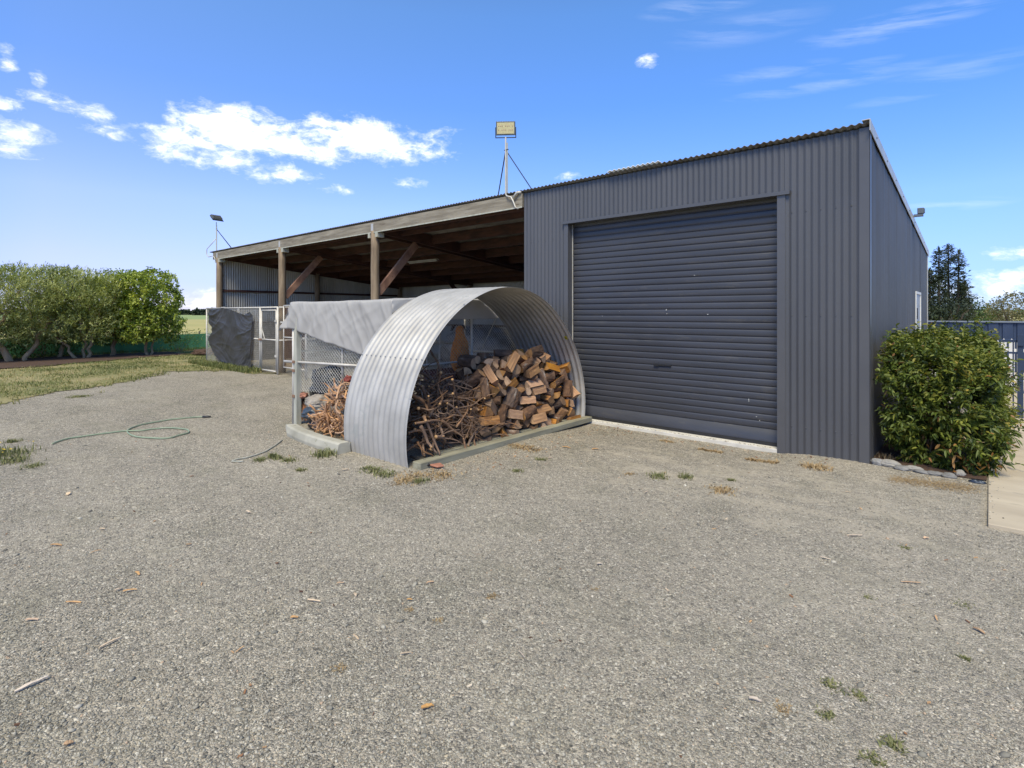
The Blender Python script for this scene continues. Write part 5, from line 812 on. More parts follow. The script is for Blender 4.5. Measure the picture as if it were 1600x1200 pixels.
# charcoal tarpaulin on the kennel
def fold1(u, v, ang, st, fq, seed):
    c, q = math.cos(ang), math.sin(ang); a = u*c+v*q; b = -u*q+v*c
    n = noise.noise(Vector((a*fq/st+seed, b*fq+.12*noise.noise(Vector((a*1.2, b*1.2, seed))), seed*.7)))
    return max(0, 1-abs(n)*3.2)**1.6
DARKF = ((.62, 9, 1.7, 1), (.35, 9, 2.6, .6), (.95, 8, 3.2, .4), (-.1, 7, 4.5, .25))
PALEF = ((-1.2, 9, 2.4, 1), (-.95, 9, 4.0, .5), (-1.45, 8, 5.5, .35), (.45, 8, 3.0, .4))
def crease(u, v, seed, amp, F_=DARKF):
    s = 0
    for (ang, st, fq, w) in F_:
        s += w*fold1(u, v, ang+.12*noise.noise(Vector((u*.5, v*.5, seed))), st, fq, seed+ang)
    return amp*(s-.5)+amp*.10*nz(u, v, seed, 4)
def lerpl(t, ks):
    for (a, x), (b_, y) in zip(ks, ks[1:]):
        if t <= b_: return x+(y-x)*(t-a)/(b_-a)
    return ks[-1][1]
nu, nv_ = 120, 90; V = []
for j in range(nv_+1):
    v = j/nv_
    xl = lerpl(v, [(0, -17.86), (.12, -17.93), (.25, -18.02), (.40, -17.72), (.5, -17.68), (.62, -17.98), (.78, -17.95), (.9, -17.72), (1, -17.5)])
    xr = lerpl(v, [(0, -14.95), (.06, -14.76), (.5, -14.80), (1, -14.86)])
    for i in range(nu+1):
        u = i/nu; x = xl+(xr-xl)*u
        zt = lerpl(u, [(0, 1.80), (.35, 1.83), (.6, 1.76), (.78, 1.66), (.9, 1.62), (1, 1.70)]); zb = lerpl(u, [(0, .30), (.12, .20), (.3, .14), (.6, .12), (.8, .10), (1, .02)])
        z = zt+(zb-zt)*v; fan = (x+14.8)*.8+(z-1.6)
        y = KY-.075-.055*max(0, 1.0-abs(v-.3)*2)-crease(x, z, 3, .040)-.015*math.sin(fan*5+2*nz(x, z, 2, 1))
        V.append((x, min(y, KY-.03), z))
n = nu+1; i = np.arange(nu); F = np.concatenate([np.stack([j*n+i, j*n+i+1, (j+1)*n+i+1, (j+1)*n+i], 1) for j in range(nv_)])
o = mesh_np('dark_tarpaulin', V, [F], M['darktarp'], smooth=True, loc=(-16.3, KY, 0)); tag(o, 'creased charcoal tarpaulin tied over the left kennel fence', 'tarpaulin')

# ---------------------------------------------------------------- cage beside the tank
cg = thing('dog_cage', 'white pipe and chain-link dog cage standing between the corrugated tank and the open bays', 'cage', (-5.35, -1.9, 0))
XL, XR, YF, YB, ZT, ZM = -6.79, -4.95, -3.12, .35, 1.80, .93; YR = -2.71
fy = lambda x: YF+(YR-YF)*(x-XL)/(XR-XL)
b = MB(); b.box(XL-.0, XL+.085, YF-.045, YF+.035, -.05, ZT); b.build('corner_post', M['oldpost'], cg, bevel=.004)
pipe(cg, (XL-.03, YF-.03, -.05), (XL-.03, YF-.03, ZT), .021, 'post')
for z in (.42, .80, ZM): MB().box(XL-.02, XL+.04, YF-.06, YF-.04, z-.02, z+.02).build('strap', M['rust'], cg)
for (x, y, z0) in ((-5.86, fy(-5.86), .52), (XR, YR, .05), (XR, -1.26, .05), (XR, YB, .05), (XL, YB, 0), (XL, -.61, 0), (XL, -.30, 0), (XL, -1.9, 0), (-5.3, YB, 0)): pipe(cg, (x, y, z0), (x, y, ZT), .017 if z0 != .62 else .020, 'post')
for a, b_ in (((XL, YF), (XR, YR)), ((XR, YR), (XR, YB)), ((XL, YF), (XL, YB)), ((XL, YB), (XR, YB))):
    for z in (ZM, ZT): 
        if z == ZM and b_ == (XR, YR): pipe(cg, (XL-.22, YF-.08, ZM), (XR, YR-.03, ZM), .018)
        elif z == ZM and a == (XR, YR): pipe(cg, (*a, .93), (*b_, .93), .016)
        elif z == ZM and a == (XL, YF): pipe(cg, (*a, 1.08), (*b_, 1.08), .014)
        else: pipe(cg, (*a, z), (*b_, z), .018)
for a, b_, z0 in (((XL, YF), (XR, YR), .50), ((XR, YR), (XR, YB), .05), ((XL, YF), (XL, YB), .05), ((XL, YB), (XR, YB), .05)):
    chain('wire_mesh', a, b_, z0, ZT, cg, M['wirelight'] if b_ == (XR, YR) else M['wire'], .054, .0032 if b_ == (XR, YR) else .0025)
MB().bar((XL+.5, YB-.01, 1.0), (XL+.95, YB-.01, 1.7), .012, .012).build('brace', M['pipe'], cg)

# pale tarpaulin over the cage
V = []; ns, nt = 190, 170
W_, D_ = XR-XL+.06, 3.3
for j in range(nt+1):
    for i in range(ns+1):
        s = -.30+(W_+.30+.30)*i/ns; x0 = min(max(s, 0), W_)
        fr = .40+.245*min(max(s, 0), W_)
        t = -fr+(D_+fr)*j/nt
        dx = max(0, -s); rx = max(0, s-W_); dy = max(0, -t)
        x = XL-.04+x0-dx*.85; y = YF-.06+max(t, 0)+.2228*min(x0, W_)
        zr = 1.825+.05*max(0, min(1, (s-.9)/.7))*max(0, min(1, (t+.2)/.8))+.012*nz(s, t, 1, 3)
        dl = max(dx*1.45, dy) if dx > 0 else dy
        z = zr-dl-rx*1.02
        cr = crease(s*1.6, (t if dy == 0 else -dl)*1.6, 8, .010, PALEF)
        fold = .020*math.sin(22*(s+.35*dy)+2.5*nz(s, t, 3, 1.2))*math.exp(-s*1.1) if s > -.05 else .03*math.sin(18*(dx+.4*dy)+1)
        rnd = .03*math.exp(-dy*30)
        if dy > 0: y -= .02+cr*1.4+fold*min(1, dy*6)+.05*dx-rnd*.5
        else: z += .5*cr*(1-math.exp(-t*4))
        if dx > 0 and dy > 0: x -= cr
        if rx > 0: x += .03+cr; z = max(z, 1.56)
        if dx > 0 and t > 0: z = zr-dx*1.15
        V.append((x, y, z))
n = ns+1; i = np.arange(ns); F = np.concatenate([np.stack([j*n+i, j*n+i+1, (j+1)*n+i+1, (j+1)*n+i], 1) for j in range(nt)])
o = mesh_np('pale_tarpaulin', V, [F], M['tarp'], smooth=True, loc=(-5.3, -3.3, 1.8)); tag(o, 'pale grey creased tarpaulin draped over the top of the dog cage', 'tarpaulin')
so_ = o.modifiers.new('thickness', 'SOLIDIFY'); so_.thickness = .003

# ---------------------------------------------------------------- corrugated tank shelter
TX0, TX1, TYC, TZC, TR = -4.89, -3.67, -1.775, .288, 1.690
tank = thing('wood_shelter', 'half round corrugated galvanised tank piece used as a firewood shelter against the grey wall', 'shelter', ((TX0+TX1)/2, TYC, 0))
nx_, na = 200, 150; V = []
a0, a1 = rad(-9.5), rad(192)
for i in range(na+1):
    a = a0+(a1-a0)*i/na
    for j in range(nx_+1):
        x = TX0+(TX1-TX0)*j/nx_
        edge = min(1, (TX1-x)/.05, (x-TX0)/.04)
        r = TR+.022*math.cos(4*(a-rad(45)))*-1*.7+.0088*math.cos(2*math.pi*(x-TX1)/.0965+.6)*max(.15, edge)+.010*nz(x*.6, math.cos(a)*1.5, math.sin(a)*1.5, 1)
        # overlapping sheets: small steps at the laps
        for lap in (38, 92, 150):
            if a > rad(lap): r += .0018
        V.append((x, TYC+r*math.cos(a), TZC+r*math.sin(a)))
n = nx_+1; j = np.arange(nx_); F = np.concatenate([np.stack([i*n+j, i*n+j+1, (i+1)*n+j+1, (i+1)*n+j], 1) for i in range(na)])
o = mesh_np('tank_sheet', V, [F], M['tank'], tank, smooth=True)
sm = o.modifiers.new('thickness', 'SOLIDIFY'); sm.thickness = .0016
# bolts along laps
bb = MB().tube([(0, 0, 0), (0, 0, .010)], [.009, .006], 6); b0 = bb.build('bolt', M['bolt']); b0.parent = tank
first = True
for lap in (92, 150, 38):
    for k_ in range(13):
        x = TX1-.02-.0965*k_-.006; a = rad(lap); r = TR+.010
        if x < TX0+.01: continue
        o = b0 if first else b0.copy()
        if not first: col.objects.link(o); o.parent = tank
        first = False
        o.location = Vector((x, TYC+r*math.cos(a), TZC+r*math.sin(a)))-tank.location; o.rotation_euler = (a-math.pi/2, 0, 0)
for a_ in (165, 172, 120, 60, 20):
    a = rad(a_); o = b0.copy(); col.objects.link(o); o.parent = tank; r = TR+.004
    o.location = Vector((TX1-.012, TYC+r*math.cos(a), TZC+r*math.sin(a)))-tank.location; o.rotation_euler = (a-math.pi/2, 0, 0)
a = rad(36.5); r = TR-.012
M4 = Matrix.Translation((TX1-.10, TYC+r*math.cos(a), TZC+r*math.sin(a))) @ Matrix.Rotation(a-math.pi/2, 4, 'X')
st_ = MB().box(-.045, .045, -.03, .03, -.003, .0, M=M4); st_.build('warning_sticker', M['yellow'], tank)
b = MB(); 
for q in (-.012, .002, .014): b.box(-.034, .01 if q else .03, q, q+.005, -.0045, -.0035, M=M4)
b.build('sticker_print', M['black'], tank.children[-1] if False else tank)
# sill timbers along the opening
o = MB(); o.bar((-3.575, -3.42, .028), (-3.645, -.02, .03), .135, .075); t = o.build('sill_timber', M['sleeper'], None, bevel=.006, loc=(-3.6, -1.7, 0)); tag(t, 'flat grey green sill timber along the mouth of the shelter, the outer one', 'timber')
o = MB(); o.bar((-3.735, -3.0, .03), (-3.785, -.10, .035), .10, .065); t = o.build('sill_timber', M['sleeper'], None, bevel=.006, loc=(-3.75, -1.6, 0)); tag(t, 'narrower inner sill timber under the stacked firewood', 'timber')
# concrete kerb under the cage front
b = MB(); pts = []
for i in range(15):
    t = i/14; pts.append(Vector((-6.33+1.60*t, -3.57+.10*(1-t)**3-.02*math.sin(t*3), .055+.03*(1-t)**4)))
V = []; 
prof = [(-.085, -.09), (-.095, -.02), (-.08, .055), (-.055, .070), (.05, .070), (.08, .055), (.09, -.09)]
for i, p in enumerate(pts):
    sc_ = min(1, .35+i*.35); V += [(p.x-(.02 if i == 0 else 0), p.y+q[0]*sc_, p.z+q[1]*(sc_ if i < 3 else 1)) for q in prof]
k_ = len(prof); fs = [(i*k_+j, i*k_+(j+1) % k_, (i+1)*k_+(j+1) % k_, (i+1)*k_+j) for i in range(14) for j in range(k_)]+[tuple(range(k_))[::-1], tuple(14*k_+j for j in range(k_))]
b.add(V, fs); t = b.build('concrete_kerb', M['conclog'], None, bevel=.012, loc=(-5.5, -3.5, 0)); tag(t, 'pale round nosed concrete kerb under the front of the dog cage', 'kerb')

# ---------------------------------------------------------------- firewood
KIND = [(.105, 90, .28), (.118, 70, .26), (.085, 180, .27), (.072, 360, .27), (.125, 60, .29), (.10, 130, .25), (.055, 360, .26), (.13, 75, .24)]
def logmesh(k, seed):
    Rr, ang, Ln = KIND[k]; a = rad(ang)
    if ang < 355:
        n0 = max(4, int(ang/22)); base = [(0, 0)]+[(Rr*math.cos(-a/2+a*i/n0), Rr*math.sin(-a/2+a*i/n0)) for i in range(n0+1)]; cx = sum(p[0] for p in base)/len(base)
        n = max(8, int(ang/10)); fl_ = 5
        pts = []; ms = []
        s = (Rr*math.cos(-a/2), Rr*math.sin(-a/2)); e = (Rr*math.cos(a/2), Rr*math.sin(a/2))
        for i in range(fl_): pts.append((s[0]*i/fl_, s[1]*i/fl_)); ms.append(1)
        for i in range(n): pts.append((Rr*math.cos(-a/2+a*i/n), Rr*math.sin(-a/2+a*i/n))); ms.append(0)
        for i in range(fl_): pts.append((e[0]*(1-i/fl_), e[1]*(1-i/fl_))); ms.append(1)
        pts = [(x-cx, y) for x, y in pts]
    else:
        pts = [(Rr*math.cos(2*math.pi*i/20), Rr*math.sin(2*math.pi*i/20)) for i in range(20)]; ms = [0]*20
    np_ = len(pts); m = 8; b = MB(); V = []; dx0 = R.uniform(-.15, .15); dy0 = R.uniform(-.15, .15); dx1 = R.uniform(-.15, .15)
    for j in range(m+1):
        u = j/m
        for i, (y, z) in enumerate(pts):
            ext = (dx0*y+dy0*z)*(u < .5)+(dx1*y-dy0*z)*(u >= .5) if j in (0, m) else 0
            g = 1+.07*nz(y*9+seed, z*9, u*1.6)+.05*nz(y*30+seed, z*30, u*4)
            rr = math.hypot(y, z) or 1e-6; d = .006*nz(y*40, z*40+seed, u*1.2) if ms[i] else .009*nz(y*50, z*50+seed, u*7)
            g += d/max(rr, .03)
            V.append((-Ln/2+Ln*u+ext, y*g, z*g))
    F_ = []; mm = []
    for j in range(m):
        for i in range(np_): F_.append((j*np_+i, j*np_+(i+1) % np_, (j+1)*np_+(i+1) % np_, (j+1)*np_+i)); mm.append(ms[i])
    me = MB(); me.v = V; me.f = F_+[tuple(range(np_))[::-1], tuple(m*np_+i for i in range(np_))]; me.m = mm+[2, 2]
    o = me.build('firewood_log', [M['bark'], M['split'], M['endg']]); me_ = o.data; bpy.data.objects.remove(o); return me_
LM = {(k, s): logmesh(k, s*13.7+k) for k in range(8) for s in range(3)}
def uproj(p):
    q = Vector(p)-Vector((CX, CY, CZ)); f = q.x*FV[0]+q.y*FV[1]; r = q.x*RV[0]+q.y*RV[1]
    return 800+FPX*r/f, HY-FPX*q.z/f, f
SPEC = {}
placed = []
for i, (k, x, y, z, qw, qx, qy, qz) in enumerate(LOGS):
    if z > 1.36: continue
    ax = Quaternion((qw, qx, qy, qz)) @ Vector((KIND[k][2]/2, 0, 0))
    if max(math.hypot(y+g_*ax.y-TYC, z+g_*ax.z-TZC) for g_ in (-1, 1)) > 1.66 or math.hypot(y-TYC, z-TZC) > 1.60 or max(x+ax.x, x-ax.x) > -3.56: continue
    o = bpy.data.objects.new('firewood_log', LM[(k, i % 3)]); col.objects.link(o);  o.location = (x, y, z-.01); o.rotation_mode = 'QUATERNION'; o.rotation_quaternion = (qw, qx, qy, qz)
    placed.append((o, x, y, z))
for (o, x, y, z) in placed:
    lvl = 'in lowest row' if z < .16 else 'low down' if z < .42 else 'midway up' if z < .75 else 'high up' if z < 1.0 else 'on top'
    sd_ = 'far right against the tank wall' if y > -.55 else 'right side' if y > -1.0 else 'centre' if y > -1.5 else 'left side' if y > -1.95 else 'left end by the branches'
    fr_ = 'at the front' if x > -3.88 else 'in the middle depth' if x > -4.12 else 'at the back'
    tag(o, 'firewood log %s, %s, %s' % (lvl, sd_, fr_), 'firewood', 'firewood logs stacked under the corrugated shelter')
# ---------------------------------------------------------------- branches
def branchmesh(L_, r0, kinks, side, mats, nm='branch'):
    b = MB(); p = Vector((0, 0, 0)); d = Vector((1, 0, 0)); pts = [p.copy()]; n = 9
    for i in range(n):
        d = (d+Vector((0, R.gauss(0, kinks), R.gauss(0, kinks)))).normalized(); p = p+d*L_/n; pts.append(p.copy())
    c = sum(pts, Vector())/len(pts); pts = [q-c for q in pts]; rs = [r0*(1-.62*i/n)*R.uniform(.9, 1.15) for i in range(n+1)]
    b.tube(pts, rs, 6, 0, cap=False)
    b.tube([pts[0]-(pts[1]-pts[0])*.02, pts[0]+(pts[1]-pts[0])*.01], rs[0]*.98, 6, 1)
    for s in range(side):
        i = R.randint(2, n-2); q = pts[i]; dd = (pts[i+1]-pts[i]).normalized(); v = (dd+Vector((R.gauss(0, .6), R.gauss(0, .7), R.gauss(0, .7)))).normalized(); l = L_*R.uniform(.15, .45); tw = [q]
        for k in range(4): v = (v+Vector((R.gauss(0, kinks), R.gauss(0, kinks), R.gauss(0, kinks)))).normalized(); tw.append(tw[-1]+v*l/4)
        b.tube(tw, [rs[i]*.55*(1-.2*k) for k in range(5)], 5, 0, cap=False)
    o = b.build(nm, mats, smooth=True); me = o.data; bpy.data.objects.remove(o); return me
BM = [branchmesh(R.uniform(.5, .95), R.uniform(.010, .021), .16, R.randint(1, 4), [M['branch'], M['cutend']]) for _ in range(14)]
BT = [branchmesh(R.uniform(.4, .8), R.uniform(.004, .008), .22, R.randint(3, 5), [M['branch'], M['cutend']]) for _ in range(8)]
def mound(x, y):   # height of the branch heap
    yy = (y+2.75)/.95; xx = (x+4.1)/.62
    return .86*max(0, 1-abs(yy)**2.6)*max(0, 1-.30*abs(xx)**2) if abs(yy) < 1 else 0
cnt = 0
while cnt < 230:
    x = R.uniform(-4.42, -3.74); y = R.uniform(-3.38, -1.72); h = min(mound(x, y), .88)
    if h < .06: continue
    f_ = (-3.74-x)/.68; lim = h*(.35+.65*min(1, f_*1.6+.25)); z = lim*R.random()**.6
    inn = math.hypot(y-TYC, z-TZC)
    if inn > TR-.14 and z > .1: continue
    me = R.choice(BM) if cnt % 3 else R.choice(BT)
    o = bpy.data.objects.new('branch', me); col.objects.link(o)
    yaw = R.gauss(1.57, .75); pit = R.gauss(0, .38)
    if cnt % 7 == 0: yaw = R.gauss(.2, .5)
    o.location = (x, y, max(z, .05)); o.rotation_euler = (R.random()*6.28, pit, yaw)
    # keep ends inside the tank, above ground
    L2 = .4
    for sg in (-1, 1):
        e = Vector(o.location)+sg*L2*Vector((math.cos(pit)*math.cos(yaw), math.cos(pit)*math.sin(yaw), -math.sin(pit)))
        if e.z < .02: o.location.z += .02-e.z
        rr_ = math.hypot(e.y-TYC, e.z-TZC)
        if rr_ > TR-.13 and e.z > .05: o.location.y += (rr_-TR+.13)*(1 if e.y < TYC else -1)
        if e.y < TYC-TR+.06: o.location.y += TYC-TR+.06-e.y
        if e.x > -3.58: o.location.x -= (e.x+3.58)
        if e.x < -4.6: o.location.x += (-4.6-e.x)*.9
    lv = 'at the foot' if z < .2 else 'low' if z < .4 else 'midway up' if z < .6 else 'on top'
    sp_ = 'next to the tank edge' if y < -2.9 else 'in the left half' if y < -2.4 else 'in the right half' if y < -2.0 else 'beside the firewood'
    dp_ = 'front' if x > -3.95 else 'middle' if x > -4.2 else 'back'
    tag(o, '%s dead branch %s of the brown heap, %s, %s' % ('thin' if cnt % 3 == 0 else 'thick', lv, sp_, dp_), 'branch', 'dead branches heaped in the shelter'); cnt += 1
# salient branches
def onebranch(pts, r, label, m='branch', group=None, nm='branch', tw=0):
    pts = [Vector(p) for p in pts]; fine = []
    for a, b_ in zip(pts, pts[1:]):
        for k in range(4): fine.append(a.lerp(b_, k/4)+Vector((R.gauss(0, r*.3), R.gauss(0, r*.3), R.gauss(0, r*.3))))
    fine.append(pts[-1]); n = len(fine); b = MB(); b.tube(fine, [r*(1-.55*i/n) for i in range(n)], 7)
    for k in range(tw):
        q = fine[R.randint(2, n-3)]; v = Vector((R.gauss(0, 1), R.gauss(0, 1), R.gauss(0, .6))).normalized()*R.uniform(.08, .25)
        b.tube([q, q+v*.5+Vector((0, 0, R.gauss(0, .02))), q+v], [r*.4, r*.32, r*.2], 5)
    c = sum(pts, Vector())/len(pts); o = b.build(nm, [M[m], M['cutend']], smooth=True, loc=c); tag(o, label, 'branch', group); return o
D = lambda px, py, x: (lambda rr, t: (x, CY+t*(RV[1]*rr+FV[1]), CZ+(HY-py)/FPX*t))((px-800)/FPX, (x-CX)/(RV[0]*(px-800)/FPX+FV[0]))
onebranch([D(668, 543, -4.35), D(682, 562, -4.25), D(691, 585, -4.15), D(694, 620, -4.05), D(697, 650, -3.95)], .014, 'tall bent branch standing up out of the brown heap in front of the wire', tw=2)
onebranch([D(656, 663, -3.72), D(668, 690, -3.68), D(683, 708, -3.62)], .022, 'thick forked branch leaning down at the front of the brown heap, upper fork')
onebranch([D(661, 650, -3.75), D(680, 690, -3.66), D(687, 712, -3.60)], .018, 'thick forked branch leaning down at the front of the brown heap, longer fork')
onebranch([D(652, 690, -3.72), D(662, 705, -3.66), D(677, 713, -3.62)], .014, 'grey branch at the bottom left front of the brown heap', tw=2)
onebranch([D(642, 613, -3.8), D(660, 627, -3.75), D(672, 642, -3.72)], .022, 'cut branch with pale split end near the tank rim')
onebranch([D(690, 655, -3.72), D(708, 672, -3.7), D(723, 681, -3.68)], .02, 'short thick branch in the middle front of the brown heap')
onebranch([D(700, 600, -3.9), D(725, 606, -3.88), D(765, 615, -3.86)], .010, 'long thin whitish twig lying across towards the firewood', tw=2)
for i in range(9):
    px = 722+R.uniform(0, 26); py = 655+R.uniform(-8, 8)
    onebranch([D(px, py, -3.78), D(px+R.uniform(-10, 18), py+R.uniform(4, 16), -3.74), D(px+R.uniform(-14, 24), py+R.uniform(14, 36), -3.68)], .005, 'fine twig %s the base of the firewood, %s' % (['hanging over', 'spread across', 'arching over'][i % 3], ['uppermost', 'second', 'third', 'fourth', 'fifth', 'sixth', 'seventh', 'eighth', 'lowest'][i]), 'branch', 'fine twigs beside the firewood', 'twig', 2)
# peeled orange branches in the cage front
PB = [branchmesh(R.uniform(.26, .52), R.uniform(.010, .017), .42, R.randint(2, 4), [M['palebranch'], M['cutend']]) for _ in range(10)]
for i in range(95):
    px = R.uniform(494, 545); top = 612-(px-497)*.30; top = lerpl(px, [(490, 668), (505, 640), (520, 618), (532, 600), (560, 592)]); bot = lerpl(px, [(490, 688), (520, 694), (560, 700)])
    py = R.uniform(top, bot); f_ = 7.40-(px-497)/50*.36+R.uniform(-.08, .30); p = P(px, py, f_)
    
    o = bpy.data.objects.new('peeled_branch', R.choice(PB)); col.objects.link(o); o.location = p; o.rotation_euler = (R.random()*6.28, R.gauss(0, .7), R.random()*6.28)
    if o.location.z < .14: o.location.z = .14
    lv = ['bottom', 'lower', 'middle', 'upper', 'top'][min(4, int(p.z/.17))]; hd = 'left' if px < 512 else 'left of centre' if px < 526 else 'right of centre' if px < 540 else 'by the tank'
    tag(o, 'orange peeled branch in cage tangle, %s part, %s, %s' % (lv, hd, 'front' if f_ < 7.25 else 'back'), 'branch', 'peeled orange branches in the cage')
# ---------------------------------------------------------------- things in the cage
def blob(name, c, rx, ry, rz, m, seed, amp, label, cat, flat=.4, parent=None, fq=1.6):
    V = []; n1, n2 = 40, 28
    for j in range(n2+1):
        th = math.pi*j/n2
        for i in range(n1):
            a = 2*math.pi*i/n1; d = Vector((math.sin(th)*math.cos(a), math.sin(th)*math.sin(a), math.cos(th)))
            g = 1+amp*nz(*(d*fq+Vector((seed, 0, 0))))+amp*.55*(1-abs(nz(*(d*fq*2.6+Vector((0, seed, 0)))))*3)
            q = Vector((d.x*rx*g, d.y*ry*g, d.z*rz*g)); 
            if q.z < -rz*flat: q.z = -rz*flat
            V.append(q+Vector(c))
    i = np.arange(n1); F = np.concatenate([np.stack([j*n1+i, (j+1)*n1+i, (j+1)*n1+(i+1) % n1, j*n1+(i+1) % n1], 1) for j in range(n2)])
    o = mesh_np(name, [tuple(v) for v in V], [F], m, parent, smooth=True, loc=None if parent else (c[0], c[1], c[2]-rz*flat))
    if label: tag(o, label, cat)
    return o
blob('rubbish_bag', P(513, 606, 8.3), .34, .22, .29, M['blackbag'], 3, .30, 'shiny black plastic rubbish bag behind the wire of the cage', 'bag', .8)
blob('rubbish_bag', P(530, 612, 8.0), .15, .13, .20, M['blackbag'], 9, .35, 'smaller black bag between the big bag and orange branches', 'bag', .8)
blob('feed_sack', P(497, 628, 7.85), .19, .16, .10, M['sack'], 5, .25, 'dirty white sack lying on the blue grey plastic in the cage', 'sack', .8)
blob('plastic_sack', P(494, 645, 7.7), .21, .16, .095, M['bluebag'], 6, .25, 'folded slate blue plastic sack under the white sack', 'sack', .9)
blob('plastic_sack', P(503, 660, 7.75), .20, .15, .14, M['blackbag'], 7, .25, 'black plastic bundle under the slate blue sack', 'sack', .9)
blob('rag', P(544, 593, 7.35), .05, .045, .05, M['red'], 12, .4, 'crumpled red plastic rag above the orange branches beside the tank', 'rag', .9)
blob('bark_piece', P(474, 618, 8.1), .07, .06, .045, M['brick'], 2, .4, 'rust coloured lump at the top of the broom behind the corner post', 'lump', .8)
br = thing('broom', 'rust brown broom with fanned bristles behind the corner post of the cage', 'broom', tuple(P(474, 660, 8.15)))
b = MB(); top = P(471, 624, 8.15)
for i in range(70):
    e = P(464+R.random()*26, 656+R.uniform(-3, 3), 8.12+R.uniform(-.08, .08)); b.tube([top+Vector((R.gauss(0, .015), R.gauss(0, .015), 0)), top.lerp(e, .5)+Vector((R.gauss(0, .01), 0, 0)), e], .004, 4)
b.build('bristles', M['bristle'], br); MB().tube([top+Vector((0, .02, -.02)), top+Vector((0, .02, .05))], .03, 10).build('ferrule', M['black'], br)
# maroon kennel box with the dog on it
kb = thing('kennel_box', 'low maroon wooden box in the cage with a ginger dog sitting on it', 'box', (-5.38, -1.14, 0))
b = MB(); 
for k in range(5): b.box(-5.75, -5.02, -1.54, -.77, .02+k*.14, .15+k*.14)
b.box(-5.74, -5.03, -1.53, -.78, .03, .70); b.build('wall', M['maroon'], kb); MB().box(-5.79, -4.98, -1.58, -.73, .715, .745).build('lid', M['maroon'], kb)
b = MB(); b.box(-5.30, -5.0, -1.545, -1.541, .08, .5); b.box(-5.018, -5.014, -1.37, -.97, .1, .5); b.build('opening', M['black'], kb)
dg = thing('dog', 'ginger dog sitting upright with its back to the yard on a box behind the wire', 'dog', (-5.38, -1.14, .745))
dg.rotation_euler = (0, 0, 0)
def skin(name, nodes, edges, m, parent, sub=2):
    me = bpy.data.meshes.new(name); me.from_pydata([n[0] for n in nodes], edges, []); o = bpy.data.objects.new(name, me); col.objects.link(o); me.materials.append(m)
    md = o.modifiers.new('skin', 'SKIN'); md.use_smooth_shade = True
    for v, nn in zip(me.skin_vertices[0].data, nodes): v.radius = (nn[1], nn[1] if len(nn) < 3 else nn[2])
    me.skin_vertices[0].data[0].use_root = True
    s = o.modifiers.new('sub', 'SUBSURF'); s.levels = sub; s.render_levels = sub
    o.parent = parent; return o
# local frame: dog faces +f (away from the camera); x = right, y = away
nd = [((0, -.02, .10), .125), ((0, .0, .22), .135), ((0, .04, .36), .128), ((0, .08, .48), .100), ((-.02, .10, .565), .066), ((-.035, .12, .635), .078), ((-.06, .19, .635), .046), ((-.08, .25, .615), .028),
      ((.065, .03, .10), .06), ((.08, .16, .09), .045), ((.08, .20, .02), .026), ((.08, .27, .012), .02), ((-.065, .03, .10), .06), ((-.08, .16, .09), .045), ((-.08, .20, .02), .026), ((-.08, .27, .012), .02),
      ((.06, .15, .36), .05), ((.06, .21, .20), .033), ((.06, .22, .03), .023), ((.06, .27, .012), .022), ((-.06, .15, .36), .05), ((-.06, .21, .20), .033), ((-.06, .22, .03), .023), ((-.06, .27, .012), .022),
      ((0, -.13, .05), .032), ((.06, -.2, .025), .024), ((.15, -.22, .02), .016)]
ed = [(0, 1), (1, 2), (2, 3), (3, 4), (4, 5), (5, 6), (6, 7), (0, 8), (8, 9), (9, 10), (10, 11), (0, 12), (12, 13), (13, 14), (14, 15), (2, 16), (16, 17), (17, 18), (18, 19), (2, 20), (20, 21), (21, 22), (22, 23), (0, 24), (24, 25), (25, 26)]
body = skin('body', nd, ed, M['fur'], dg); body.rotation_euler = (0, 0, rad(20)); body.scale = (1.02, 1.02, 1.04)
for s in (-1, 1):
    b = MB(); e0 = Vector((-.035+s*.050, .09, .695)); b.add([e0, e0+Vector((s*.05, -.02, -.005)), e0+Vector((s*.030, .045, -.005)), e0+Vector((s*.085, -.04, -.095)), e0+Vector((s*.065, .02, -.10))], [(0, 1, 2), (0, 3, 1), (1, 3, 4), (1, 4, 2), (0, 2, 4), (0, 4, 3)])
    o = b.build('ear', M['darkfur']); o.parent = body
# bucket
c = P(735, 600, 7.55); t = thing('bucket', 'pale dusty plastic bucket behind the wire beside the firewood', 'bucket', (c[0], c[1], .30))
b = MB(); n = 20
for j, (r_, z_) in enumerate(((.11, .0), (.135, .26), (.145, .262), (.145, .275), (.128, .275), (.105, .02))): b.v += [(c[0]+r_*math.cos(6.2832*i/n), c[1]+r_*math.sin(6.2832*i/n), .30+z_) for i in range(n)]
for j in range(5):
    for i in range(n): b.f.append((j*n+i, j*n+(i+1) % n, (j+1)*n+(i+1) % n, (j+1)*n+i)); b.m.append(0)
b.f += [tuple(range(n))[::-1], tuple(5*n+i for i in range(n))]; b.m += [0, 0]; b.build('body', M['sack'], t, smooth=False)
b = MB(); b.tube([(c[0]+.145*math.cos(a), c[1]+.03+.02*math.sin(a), .57-.10*math.sin(a)) for a in [math.pi*i/10 for i in range(11)]], .004, 6); b.build('handle', M['iron'], t)
MB().box(c[0]-.2, c[0]+.2, c[1]-.2, c[1]+.25, 0, .298).build('crate', M['kick']); tag(bpy.data.objects[-1] if False else [o for o in col.objects if o.name.startswith('crate')][-1], 'dark timber crate under the pale bucket', 'crate')
